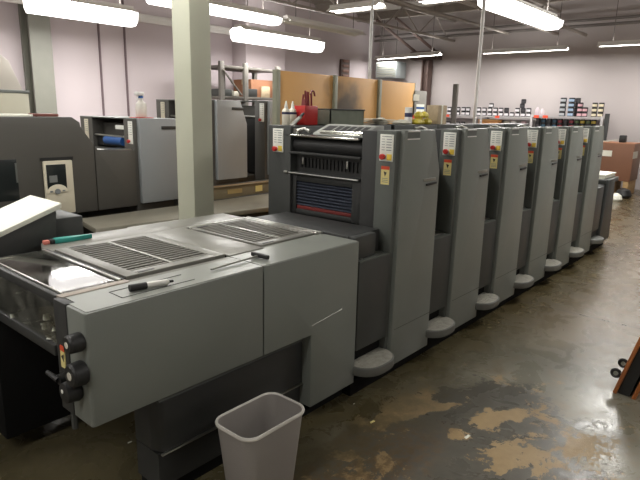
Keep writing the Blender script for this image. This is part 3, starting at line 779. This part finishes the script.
scb.box(X0+.04, X0+XW*.42, Y2-.036, Y2-.033, .925, .985); scb.m = 0
build('screen', scb, [SCREEN, mat('grey_readout', (120, 122, 120), .3)], tpn)
kc = (X0+XW*.40, .83)
kp = MB().prism([(kc[0]+.095*math.cos(i*PI/14), kc[1]+.075*math.sin(i*PI/14)) for i in range(15)], 'y', Y2-.036, Y2-.029, .002)
kp.m = 1
kp.lathe([(.026, 0), (.024, -.006)], (kc[0], Y2-.036, kc[1]+.012), 16, 'y')
for s in (-1, 1): kp.box(kc[0]+s*.055-.012, kc[0]+s*.055+.012, Y2-.038, Y2-.035, kc[1]+.008, kc[1]+.022)
build('keypad', kp, [PANELC, INKL], tpn)
build('gap_shadow', MB().box(X0-.012, 2.42, Y2-.003, Y2+.001, 1.112, 1.14).box(X0+.01, 2.42, Y2-.003, Y2+.001, .60, .634), BLACK, d2)

def rear_unit(a, b, top, label, ztop_low, full=False, lead=.28):
    t = thing('printing_unit', (a, 5.5, 0), label, 'printing press', 'printing units of the rear press')
    xf = a-.035
    build('side_frame', MB().box(xf, b-.05, Y2+.02, Y2+.2, .1, top-.01, .006), REARD, t)
    tc2 = build('tower_cover', MB().prism([(a, top), (b-.07 if full else b, top), (b+.03 if full else b, top-.26), (b+.03 if full else b, .64 if not full else .80), (a, .64 if not full else .80)], 'y', Y2-.03, Y2+.02, .006), REARG, t)
    build('handle', MB().box(b-.20, b-.03, Y2-.04, Y2-.029, top-.105, top-.075, .003), DARK2, tc2)
    lp = build('button_panel', label_panel(xf, Y2+.035, Y2+.11, top-.25, top-.03), [WHITE, INKL], t)
    build('stop_button', stop_button(xf, Y2+.09, top-.225, .018), RED, lp)
    build('side_frame', MB().box(xf, b, 5.82, 6.08, .1, top-.01, .006), REARD, t)
    lp = build('button_panel', label_panel(xf, 5.90, 5.98, top-.24, top-.03), [PANELC, INKL], t)
    bd = MB().box(a-lead, b+.03, Y2+.22, 6.0, .1, ztop_low, .006).box(xf+.12, b, Y2+.2, 5.82, ztop_low, top-.06, .006)
    build('body', bd, REARD, t)
    gd = MB().box(xf+.05, xf+.12, Y2+.2, 5.82, ztop_low+.02, top-.2, .004)
    gd = build('roller_guard', gd, BLACK, t)
    build('guard_bar', MB().tube((xf+.03, Y2+.2, top-.19), (xf+.03, 5.82, top-.19), .012, 8), STEEL, gd)
    build('roof_plate', MB().box(xf, b, Y2+.02, 6.08, top-.012, top, .003), SIDE, t)
    build('plinth', MB().box(a-lead, b+.03, Y2+.05, 6.0, 0, .1), VOID, t)
    return t
u1 = rear_unit(3.09, 3.54, 1.478, 'low light grey unit of the rear press with a spray bottle on it', 1.16, lead=.455)
build('lower_cover', MB().prism([(2.635, .62), (2.635, 1.225), (2.66, 1.19), (3.05, 1.172), (3.05, .62)], 'y', Y2, Y2+.06, .006), REARD, u1)
build('edge_plate', MB().box(2.72, 3.03, Y2+.03, Y2+.25, 1.172, 1.182, .002), STEEL, u1)
build('blue_roller', MB().tube((3.10, 5.28, 1.24), (3.10, 5.62, 1.24), .045, 14), BLUE, u1)
build('white_clip', MB().box(3.09, 3.12, 5.24, 5.42, 1.36, 1.40, .004), WHITE, u1)
rear_unit(4.06, 4.47, 1.68, 'tall unit of the rear press just right of the square column', .78, True)
rear_unit(4.87, 5.25, 1.69, 'tall unit of the rear press beside the end post of the partition', .78, True)
ls = thing('rear_press_base', (4.4, 5.2, 0), 'low rear press panel with yellow stickers seen right of the column', 'machine panel')
build('panel', MB().box(3.62, 5.2, Y2-.10, Y2-.035, .45, .73, .006), mat('olive_brown_panel', (112, 106, 86), .5, var=.3, scale=6), ls)
build('rail', MB().box(3.60, 5.22, Y2-.12, Y2-.033, .73, .75, .003), ALU, ls)
r0 = at('y', Y2+.02, 252, 188)
build('sticker', MB().box(r0.x-.055, r0.x+.055, Y2-.104, Y2-.10, .63, .70), CREAM, ls)
r1 = at('y', Y2+.02, 228, 190)
build('sticker', MB().box(r1.x-.11, r1.x+.11, Y2-.104, Y2-.10, .64, .69), mat('faded_tan_sticker', (158, 142, 96), .6), ls)
build('pipe', MB().tube((3.8, Y2-.125, .575), (5.1, Y2-.125, .59), .022, 12).tube((4.15, Y2-.145, .57), (4.15, Y2-.1, .57), .025, 12), BLACK, ls)
fbd = thing('footboard', (3.3, 4.6, 0), 'grey raised footboard running along the front of the rear press', 'platform')
build('deck', MB().prism([(2.25, 4.35), (5.1, 4.02), (5.1, Y2-.155), (2.35, Y2-.155)], 'z', .55, .6, .01), mat('worn_deck', (142, 138, 124), .45, .2, var=.25, scale=4), fbd)
build('skirt', MB().prism([(2.27, 4.37), (5.1, 4.05), (5.1, 4.10), (2.30, 4.42)], 'z', .0, .55), DARK2, fbd)
bt = thing('spray_bottle', (3.29, 5.2, 1.4785), 'clear spray bottle with a blue and white cap on the rear press', 'bottle')
bxp = at('y', 5.2, 141.5, 117)
bt.location = (bxp.x, 5.2, 1.4785); zt = 1.4855
build('body', MB().lathe([(.05, 0), (.056, .012), (.056, .10), (.05, .135), (.022, .165), (.02, .19)], (bxp.x, 5.2, zt), 18), mat('clear_milky_plastic', (226, 222, 212), .3), bt)
build('collar', MB().lathe([(.026, .188), (.026, .215)], (bxp.x, 5.2, zt), 14), BLUE, bt)
build('spray_head', MB().box(bxp.x-.055, bxp.x+.03, 5.17, 5.23, zt+.212, zt+.25, .01).tube((bxp.x-.03, 5.2, zt+.21), (bxp.x-.045, 5.2, zt+.165), .008, 8), WHITEP, bt)
tag(build('red_cloth', MB().prism([(bxp.x-.10, 5.10), (bxp.x+.09, 5.12), (bxp.x+.10, 5.30), (bxp.x-.09, 5.29)], 'z', 1.4785, 1.4850, .002), RED), 'small red cloth under the spray bottle on the rear press', 'cloth')
zt = 1.4705
pgl = at('y', 5.15, 0, 114).x
tag(build('paper_sheet', MB().prism([(1.3, 5.05), (2.13, 5.06), (2.16, 5.35), (1.3, 5.35)], 'z', 1.4875, 1.5050, .003), PAPER), 'white paper lying on top of the dark rear press delivery at the left', 'paper')
tag(build('oily_rag', MB().lathe([(.06, 0), (.07, .012), (.04, .03), (.01, .036)], (1.68, 5.06, 1.505), 9), DARK), 'dark balled rag resting on the white paper at the far left', 'rag')
tag(build('red_tray', MB().box(2.17, 2.36, 5.08, 5.25, 1.4875, 1.512, .005), mat('reddish_tray', (120, 70, 62), .5, var=.3)), 'small dull red tray on the rear press delivery beside the white paper', 'tray')

# ------------------------------------------------------------------ plywood partition
def ply_material():
    m = mat('plywood', (204, 154, 88), .55, var=.12, scale=3, stretch=(1, 1, .25)).copy(); m.name = 'sooty_plywood'
    n, l = m.node_tree.nodes, m.node_tree.links; b = n['Principled BSDF']
    geo = n.new('ShaderNodeNewGeometry'); vm = n.new('ShaderNodeVectorMath'); vm.operation = 'SUBTRACT'
    vm.inputs[1].default_value = (4.96, 3.9, 1.58); l.new(geo.outputs['Position'], vm.inputs[0])
    mp = n.new('ShaderNodeMapping'); mp.inputs['Scale'].default_value = (2.5, 1, 2.2); l.new(vm.outputs[0], mp.inputs[0])
    ln = n.new('ShaderNodeVectorMath'); ln.operation = 'LENGTH'; l.new(mp.outputs[0], ln.inputs[0])
    nz = n.new('ShaderNodeTexNoise'); nz.inputs['Scale'].default_value = 5; l.new(geo.outputs['Position'], nz.inputs['Vector'])
    ad = n.new('ShaderNodeMath'); ad.operation = 'MULTIPLY_ADD'; l.new(nz.outputs['Fac'], ad.inputs[0]); ad.inputs[1].default_value = .8; l.new(ln.outputs['Value'], ad.inputs[2])
    mr = n.new('ShaderNodeMapRange'); mr.interpolation_type = 'SMOOTHSTEP'; l.new(ad.outputs[0], mr.inputs[0])
    mr.inputs[1].default_value = .62; mr.inputs[2].default_value = 1.5; mr.inputs[3].default_value = .92; mr.inputs[4].default_value = 0
    mx = n.new('ShaderNodeMix'); mx.data_type = 'RGBA'; l.new(mr.outputs[0], mx.inputs[0])
    src = b.inputs['Base Color'].links[0].from_socket; l.new(src, mx.inputs[6]); mx.inputs[7].default_value = lin((62, 56, 48)); l.new(mx.outputs[2], b.inputs['Base Color'])
    return m
PLY = ply_material(); POSTM = mat('grey_green_post', (132, 132, 112), .5, var=.12)
YP = 3.9
pa = thing('plywood_partition', (5.2, YP, 0), 'tan plywood partition on grey posts behind the front press', 'partition')
xs = [at('y', YP, 276.5, 75).x, at('y', YP, 334.5, 78).x, at('y', YP, 379, 81).x, at('y', YP, 415, 85).x]
for i in range(3):
    build('board', MB().box(xs[i]+.02, xs[i+1]-.0, YP, YP+.02, .15, 1.955, .002), PLY, pa)
for i, x in enumerate(xs[:3]):
    build('post', MB().box(x-.025, x+.025, YP-.03, YP+.03, 0, 1.96, .004), POSTM, pa)
build('post', MB().box(xs[3]-.01, xs[3]+.02, YP-.0, YP+.03, 0, 1.96, .004), POSTM, pa)
# thin drop poles
tag(build('drop_pole', MB().tube((at('y', YP+.05, 369.7, 70).x, YP+.05, 0), (at('y', YP+.05, 369.7, 70).x, YP+.05, ZC), .018, 12), WHITEP), 'thin white pole rising behind the plywood partition to the ceiling', 'pole')
pb_ = at('y', 3.2, 478.5, 70)
tag(build('drop_pole', MB().tube((pb_.x, 3.2, 0), (pb_.x, 3.2, ZC), .021, 12), WHITEP), 'thin pale pole rising behind the second press tower to the ceiling', 'pole')
# steel cabinet with labels at the end of the partition
c0, c1 = at('y', 3.9, 413, 95), at('y', 3.9, 427, 95)
sc0 = thing('steel_cabinet', ((c0.x+c1.x)/2, 4.1, 0), 'tall grey steel cabinet with blue and red labels at the end of the partition', 'cabinet')
build('body', MB().box(c0.x, c1.x, 3.9, 4.3, .05, 1.87, .008), mat('cabinet_grey', (128, 124, 116), .5, .2, var=.15), sc0)
build('base', MB().box(c0.x+.02, c1.x-.02, 3.92, 4.28, 0, .05), BLACK, sc0)
lbl = MB().box(c0.x+.09, c1.x-.06, 3.895, 3.9, 1.60, 1.70); build('label', lbl, PAPER, sc0)
build('label', MB().box(c0.x+.09, c1.x-.06, 3.893, 3.896, 1.64, 1.665), BLUE, sc0)
build('label', MB().box(c0.x+.02, c1.x-.08, 3.895, 3.9, 1.51, 1.56), ORANGE, sc0)
build('label', MB().box(c0.x+.0, c1.x-.2, 3.893, 3.9, 1.74, 1.82), PAPERG, sc0)
tag(build('roll_end', MB().lathe([(.05, 0), (.05, .10)], (c0.x+.2, 4.05, 1.87), 14), DARK), 'short dark roll standing on top of the tall steel cabinet', 'roll')

# ------------------------------------------------------------------ left background
r_0, r_1, r_2 = at('y', 8.6, 221, 85), at('y', 8.6, 245, 85), at('y', 8.6, 277, 85)
rk = thing('pallet_rack', ((r_0.x+r_2.x)/2, 8.8, 0), 'grey steel storage rack against the left wall behind the rear press', 'rack')
ztop = at('y', 8.6, 245, 66).z
for x in (r_0.x, r_1.x, r_2.x):
    w_ = .05
    build('upright', MB().box(x-w_, x+w_, 8.55, 8.62, 0, ztop+.05, .006), RACK, rk)
    build('upright', MB().box(x-w_, x+w_, 9.25, 9.32, 0, ztop+.05, .006), RACK, rk)
zs = at('y', 8.6, 250, 98).z
for z in (.3, .9, zs-.03, ztop-.07):
    build('shelf', MB().box(r_0.x, r_2.x, 8.58, 9.3, z, z+.05, .006), RACK, rk)
build('brace', MB().tube((r_0.x, 8.54, ztop-.1), (r_1.x-.15, 8.54, zs+.05), .02, 8), RACK, rk)
b0, b1 = at('y', 8.7, 250, 97), at('y', 8.7, 273, 97)
bz = at('y', 8.7, 260, 80).z
cbx = thing('cardboard_box', ((b0.x+b1.x)/2, 8.9, zs+.02), 'large brown cardboard box on the rack behind the rear press', 'box')
build('box_body', MB().box(b0.x, b1.x, 8.66, 9.2, zs+.02, bz, .006), CARD, cbx)
build('tape', MB().box(b0.x-.002, b1.x+.002, 8.90, 8.95, bz-.1, bz+.002), CARDP, cbx)
kx = at('y', 8.6, 265, 95).x
for i, (px, w_, h_, m_, nm, lb) in enumerate(((228, .16, .13, DARK, 'black_tub', 'low black tub on the rack left of its middle upright'), (239, .07, .10, PAPERG, 'paper_bundle', 'pale bundle on the rack beside the black tub'), (254, .13, .16, DARK2, 'dark_crate', 'dark crate on the rack in front of the cardboard box'), (267, .12, .22, CARDP, 'printed_bag', 'speckled brown bag on the rack in front of the cardboard box'))):
    x = at('y', 8.58, px, 96).x
    mbx = MB().prism([(x-w_, 8.615), (x+w_, 8.615), (x+w_*.9, 8.655), (x-w_*.9, 8.655)], 'z', zs+.02, zs+.02+h_, .01) if i > 1 else MB().box(x-w_, x+w_, 8.64, 8.9, zs+.02, zs+.02+h_, .02)
    tag(build(nm, mbx, m_), lb, 'tub' if i == 0 else 'bundle' if i == 1 else 'crate' if i == 2 else 'bag')
# grey hooded machine at the far left
h0, h1 = at('y', 8.2, 0, 100), at('y', 8.2, 29.5, 100)
hz0, hz1, hz2 = 1.0, at('y', 8.2, 20, 91).z, at('y', 8.2, 5, 52).z
hm = thing('hooded_machine', (h1.x-.7, 8.6, 0), 'pale grey hooded machine against the left wall behind the rear delivery', 'machine')
build('body', MB().box(h1.x-1.6, h1.x, 8.2, 9.2, 0, hz1, .02), mat('machine_beige_grey', (160, 156, 138), .5, var=.06), hm)
hx5 = at('y', 8.2, 4, 50).x; hx6 = at('y', 8.2, 24, 90).x
build('hood', MB().prism([(h1.x-1.6, hz1), (hx6, hz1), (hx5+.05, hz2-.1), (hx5-.12, hz2+.02), (h1.x-1.6, hz2+.1)], 'y', 8.22, 9.18, .01), mat('hood_pale_grey', (186, 180, 170), .5, var=.06), hm)
build('edge', MB().box(h1.x-1.6, h1.x+.01, 8.19, 9.2, hz1-.03, hz1+.01, .005), GREY2, hm)
# brown louvre on the left wall and heater in the corner
v0, v1 = at('y', 9.95, 341, 59), at('y', 9.95, 349, 75)
vt = thing('wall_vent', ((v0.x+v1.x)/2, 9.95, v1.z), 'narrow brown slatted vent on the left wall above the partition', 'vent')
build('frame', MB().box(v0.x, v1.x, 9.93, 10, v1.z-.3, v0.z, .01), RUST, vt)
vs = MB()
for i in range(5): vs.box(v0.x+.06, v1.x-.06, 9.91, 9.94, v1.z-.2+i*.13, v1.z-.13+i*.13, .004)
build('slats', vs, mat('brown_slats', (128, 92, 78), .6), vt)
u0, u1_ = at('x', 13.6, 376, 62), at('x', 13.6, 396, 78)
uh = thing('unit_heater', (13.7, (u0.y+u1_.y)/2, u1_.z), 'boxy blue-grey unit heater hung in the back corner', 'heater')
build('casing', MB().box(13.6, 14.1, u1_.y, u0.y, u1_.z, u0.z, .02), HEATER, uh)
gl = MB()
for i in range(6): gl.box(13.585, 13.605, u1_.y+.05, u0.y-.05, u1_.z+.05+i*.065, u1_.z+.08+i*.065)
build('grille', gl, COLS, uh)
build('hanger', MB().tube((13.7, u1_.y+.1, u0.z-.01), (13.7, u1_.y+.1, ZC), .012, 8).tube((13.7, u0.y-.1, u0.z-.01), (13.7, u0.y-.1, ZC), .012, 8), JOISTD, uh)

# ------------------------------------------------------------------ ink shelves on the back wall
XS = 13.8
sh = thing('ink_shelving', (14.0, 5.8, 0), 'long grey steel shelving of ink cans along the back wall', 'shelf')
yR, yM, yL = at('x', XS, 602, 118).y, at('x', XS, 531.5, 118).y, at('x', XS, 436, 118).y
zR, zL = at('x', XS, 570, 116.5).z, at('x', XS, 490, 116).z
for y in (yR, yM, (yM+yL)/2, yL):
    for x in (XS+.005, 14.22):
        build('upright', MB().box(x-.02, x+.02, y-.025, y+.025, 0, max(zR, zL)+.02, .003), SHELF, sh)
for (y0, y1, z) in ((yR, yM, zR), (yM, yL, zL)):
    for zz in (z, z-.27, z-.8, .25):
        build('shelf_board', MB().box(XS-.01, 14.25, y0, y1, zz-.035, zz, .004), SHELF, sh)
ppx = at('x', XS-.1, 605.5, 130)
build('end_post', MB().box(XS-.15, XS-.09, ppx.y-.05, ppx.y+.04, 0, 1.66, .006), DARK2, sh)
pst = at('x', 13.0, 455, 100)
tag(build('rack_upright', MB().box(12.96, 13.04, pst.y-.06, pst.y+.06, 0, at('x', 13, 455, 84).z, .006).box(12.9, 13.1, pst.y-.12, pst.y+.12, 0, .015), RACK), 'tall dark steel rack upright standing before the left end of the ink shelf', 'post')
CANS = {}
def can(y, z, kind, label, group, x=13.92, r=.058, h=.104):
    """ink tin: black body with a coloured label band"""
    if (kind, r) not in CANS:
        body = MB().lathe([(r, 0), (r, h*.86), (r*.96, h*.88), (r*.96, h*.97), (r*.9, h)], (0, 0, 0), 16)
        o = build('ink_can', body, TINK, origin=(0, 0, 0))
        lb = MB(); N_ = 9
        vs_ = [(-r*1.012*math.cos(-1.05+2.1*i/(N_-1)), r*1.012*math.sin(-1.05+2.1*i/(N_-1))-.0, z) for z in (h*.16, h*.70) for i in range(N_)]
        lb._add(vs_, [[i, i+1, N_+i+1, N_+i] for i in range(N_-1)])
        # the label only covers the front part of the tin
        c = {'white': (226, 222, 226), 'grey': (176, 180, 184), 'blue': (150, 172, 196), 'pink': (210, 166, 172), 'cream': (216, 206, 176), 'red': (128, 46, 56), 'teal': (54, 84, 104), 'green': (80, 98, 62), 'yellow': (170, 150, 60), 'dark': (64, 62, 66)}[kind]
        build('label', lb, mat('can_label_'+kind, c, .5, var=.12, scale=30), o)
        CANS[(kind, r)] = o; new = o
    else:
        new = copy_tree(CANS[(kind, r)])
    new.location = (x, y, z); tag(new, label, 'can', group); return new
LB, LU = 'black ink can with a white label in the lower layer on the long shelf', 'black ink can with a white label in the upper layer on the long shelf'
for i in range(10):
    y = at('x', 13.92, 479+i*5.55, 112).y
    can(y, zL+.001, 'white', LB, 'lower layer of white-labelled cans')
    if i not in (6, 10): can(y+.01, zL+.106, 'white' if i not in (5, 8) else 'dark', LU if i not in (5, 8) else 'plain black can in the upper layer on the long shelf', 'upper layer of white-labelled cans' if i not in (5, 8) else 'plain black cans in the upper layer')
can(at('x', 13.92, 491.5, 104).y, zL+.211, 'white', 'single white-labelled can topmost at the left of the long shelf', None)
can(at('x', 13.92, 522.5, 104).y, zL+.211, 'dark', 'black can topmost at the right of the long shelf', None)
can(at('x', 13.92, 523.5, 104).y, zL+.316, 'dark', 'black can capping the highest pile on the long shelf', None, h=.07)
for i, px in enumerate((444, 449.5, 458, 463.5, 468)):
    y = at('x', 13.92, px, 112).y
    can(y, zL+.001, 'white', 'lower white-labelled can on the shelf between carton and pale pole', 'lower cans left of the pale pole')
    can(y, zL+.106, 'white', 'upper white-labelled can on the shelf between carton and pale pole', 'upper cans left of the pale pole')
for px, kind, n_c, lb in ((562.5, 'grey', 4, 'grey-labelled can in the leftmost tall stack on the right shelf'), (571, 'blue', 4, 'blue-labelled can in the tall stack on the right shelf'), (580, 'pink', 3, 'pink-labelled can in the left pink stack on the right shelf'), (585.2, 'pink', 2, 'pink-labelled can in the low right pink stack'), (594.5, 'cream', 3, 'cream-labelled can in the left cream stack at the shelf end'), (601, 'cream', 3, 'cream-labelled can in the stack nearest the shelf end')):
    for k_ in range(n_c):
        can(at('x', 13.92, px, 110).y, zR+.001+k_*.106, kind, lb, lb.split(' in the ')[1]+' '+kind, r=.07 if px in (571, 562.5) else .058)
for k_ in range(4): can(at('x', 14.1, 577, 110).y, zR+.001+k_*.106, 'dark', 'dark can in the rear stack behind the pink-labelled cans', 'rear stack of dark cans', x=14.1)
under = ['dark', 'teal', 'dark', 'teal', 'red', 'dark', 'red', 'green', 'yellow', 'green', 'yellow']
for i, kd in enumerate(under):
    y = at('x', 13.92, 538+i*5.6, 122).y
    w_ = {'dark': 'black', 'teal': 'teal-labelled', 'red': 'dark red', 'green': 'olive', 'yellow': 'yellow-labelled'}[kd]
    for k_ in range(2): can(y, zR-.269+k_*.106, kd, w_+' can on the board under the top of the right shelf', w_+' cans under the right shelf')
for i, px in enumerate((444, 448.5, 458, 463)):
    can(at('x', 13.92, px, 123).y, zL-.269, 'white', 'white-labelled can on the lower board left of the pale pole', 'cans on the lower board', h=.15)
o0, o1 = at('x', 13.85, 478.5, 122), at('x', 13.85, 498.5, 122)
ob = thing('wooden_box', (13.95, (o0.y+o1.y)/2, zL-.269), 'orange-brown flat wooden box under the long shelf right of the pale pole', 'box')
build('box_body', MB().box(13.84, 14.1, o1.y, o0.y, zL-.269, zL-.115, .006), mat('orange_wood', (204, 142, 84), .55, var=.12), ob)
build('lid', MB().box(13.835, 14.1, o1.y-.01, o0.y+.01, zL-.115, zL-.085, .004), mat('orange_wood_lid', (222, 172, 110), .55), ob)
for px, m_, lb in ((506, PAPERG, 'grey round tub under the long shelf right of the wooden box'), (513, WHITEP, 'white slanted cup under the long shelf'), (523.5, mat('pinkish_plastic', (206, 178, 184), .5), 'pinkish round tub under the long shelf')):
    y = at('x', 13.9, px, 120).y
    tag(build('tub', MB().lathe([(.06, 0), (.068, .02), (.07, .13), (.06, .16)], (13.95, y, zL-.269), 14), m_), lb, 'tub')
for px, z_, lb in ((447.5, zL, 'orange shelf tag under the cans left of the pale pole'), (497.5, zL, 'orange shelf tag above the flat wooden box'), (536.5, zR, 'left one of the two orange tags right of the long shelf'), (545.5, zR, 'right one of the two orange tags beside the shelf upright')):
    y = at('x', XS, px, 117).y; w_ = .055 if px < 500 else .06
    tag(build('shelf_tag', MB().prism([(XS-.02, z_-.05), (XS-.011, z_-.05), (XS-.011, z_+.012), (XS-.02, z_+.012)], 'y', y-w_, y+w_), mat('fluorescent_orange', (255, 92, 60), .5)), lb, 'tag')
for i, px in enumerate((537.5, 542.5)):
    y = at('x', 13.92, px, 110).y
    tag(build('plastic_jar', MB().lathe([(.05, 0), (.055, .01), (.05, .14-.03*i), (.03, .17-.03*i), (.02, .2-.03*i)], (13.92, y, zR+.001), 12), mat('frosted_jar', (206, 192, 198), .3)), ('taller' if i == 0 else 'shorter')+' frosted jar above the pair of orange tags', 'jar')

# ------------------------------------------------------------------ crate at the right
XC = 13.0
k0, k1 = at('x', XC, 596, 160), at('x', XC, 632.5, 160)
kt, kb_ = at('x', XC, 620, 143.5).z, at('x', XC, 632, 182).z
cr = thing('wooden_crate', (XC+.4, (k0.y+k1.y)/2, 0), 'large brown crate on a pallet by the back wall right of the press', 'crate')
build('front_board', MB().box(XC, XC+.025, k1.y, k0.y+.05, kb_, kt, .004), BOXW, cr)
build('side_board', MB().box(XC+.025, XC+.7, k1.y, k1.y+.025, kb_, kt, .004), BOXD, cr)
build('side_board', MB().box(XC+.025, XC+.7, k0.y+.025, k0.y+.05, kb_, kt, .004), BOXD, cr)
build('lid', MB().box(XC+.005, XC+.7, k1.y+.005, k0.y+.045, kt-.02, kt+.01, .004), CARD, cr)
build('bottom', MB().box(XC+.025, XC+.7, k1.y+.025, k0.y+.025, kb_, kb_+.03), BOXD, cr)
for y in (k1.y+.02, (k0.y+k1.y)/2-.05, k0.y-.08):
    build('skid', MB().box(XC+.02, XC+.7, y, y+.10, .0, kb_, .004), WOODP, cr)
n0, n1 = at('x', XC, 601, 150), at('x', XC, 611.5, 156.5)
build('paper_note', MB().box(XC-.003, XC, n1.y, n0.y, n1.z, n0.z), PAPER, cr)
s0 = at('y', k1.y, 633.5, 152); s1 = at('y', k1.y, 637, 158)
build('side_label', MB().box(s0.x, min(s1.x, XC+.68), k1.y-.003, k1.y, s1.z, s0.z), PAPERG, cr)
bb0 = at('x', XC+.3, 623, 139)
bkb = thing('black_block', (XC+.3, bb0.y, kt+.01), 'small black block with pale leads lying on top of the brown crate', 'device')
build('block', MB().box(XC+.22, XC+.38, bb0.y-.06, bb0.y+.06, kt+.01, kt+.16, .015), BLACK, bkb)
lead = [(XC+.3, bb0.y+.06, kt+.06), (XC+.25, bb0.y+.16, kt+.05), (XC+.28, bb0.y+.28, kt+.023), (XC+.2, bb0.y+.42, kt+.026), (XC+.22, bb0.y+.55, kt+.023)]
build('lead', MB().path(lead, .01), PAPERG, bkb)
f0 = at('x', 12.8, 615, 172); 
tag(build('white_sack', MB().lathe([(.09, 0), (.12, .04), (.10, .10), (.05, .14), (.02, .15)], (12.0, at('x', 12.0, 617, 190).y, 0), 12), PAPER), 'white crumpled sack on the floor before the brown crate', 'sack')
tag(build('black_bag', MB().lathe([(.12, 0), (.16, .06), (.12, .16), (.03, .2)], (12.55, at('x', 12.55, 624, 190).y, 0), 12), BLACK), 'black lump of a bag on the floor by the crate pallet', 'bag')

# ------------------------------------------------------------------ wooden caster cart tipped on its side at the lower right
tc2 = thing('wooden_dolly', (3.75, .5, 0), 'brown wooden dolly tipped on its edge at the lower right', 'dolly')
lean = math.atan2(.632-.536, .39)
def dm(y0): return Matrix.Translation((3.46, y0, 0)) @ Matrix.Rotation(lean, 4, 'X')
WD = mat('orange_brown_varnished_wood', (164, 98, 50), .35, var=.3, scale=6, stretch=(12, 1, 1))
M1, M2 = dm(.632), dm(.53)
build('deck_board', MB().box(0, .7, -.022, 0, .004, .72, .004, M=M1), WD, tc2)
build('deck_board', MB().box(0, .7, -.022, 0, -.004, .68, .004, M=M2), WD, tc2)
build('filler', MB().box(.02, .7, -.085, -.022, .01, .70, M=M1), BLACK, tc2)
for (dx, dz) in ((.03, .105), (.21, .105), (.03, .55), (.21, .55)):
    ctr = M1 @ Vector((dx+.02, .03, dz))
    c_ = build('caster', MB().torus(tuple(ctr), .022, .010, 'x', 18, 8), RUBBER, tc2)
    hbm = MB().tube(tuple(ctr+Vector((-.008, 0, 0))), tuple(ctr+Vector((.008, 0, 0))), .013, 12)
    hbm.tube(tuple(ctr), tuple(M1 @ Vector((dx+.02, -.002, dz+.02))), .008, 8)
    build('hub', hbm, STEEL, c_)

# litter on the floor
for i, (px, py, s, lb) in enumerate(((467, 437, .022, 'white paper scrap on the dark floor paint patch'), (129.5, 442.5, .012, 'tiny white scrap on the floor under the table nose'), (372, 422, .018, 'small tan scrap on the floor at the edge of the damp band'), (354, 404, .006, 'white crumb on the floor between step and bin'))):
    q = at('z', 0, px, py)
    mb_ = MB().prism([(q.x-s, q.y-s*.3), (q.x+s*.9, q.y-s*.45), (q.x+s, q.y+s*.2), (q.x-s*.6, q.y+s*.4)], 'z', 0, .003, .0008)
    tag(build('paper_scrap', mb_, PAPER if i != 2 else CREAM), lb, 'scrap')

# ------------------------------------------------------------------ world, colour management
w = bpy.data.worlds.new('world'); SC.world = w; w.use_nodes = True
w.node_tree.nodes['Background'].inputs[0].default_value = (.8, .8, .85, 1); w.node_tree.nodes['Background'].inputs[1].default_value = .02
SC.view_settings.view_transform = 'Standard'; SC.view_settings.look = 'None'
SC.view_settings.exposure = 0.32; SC.view_settings.gamma = 1; SC.view_settings.use_curve_mapping = False
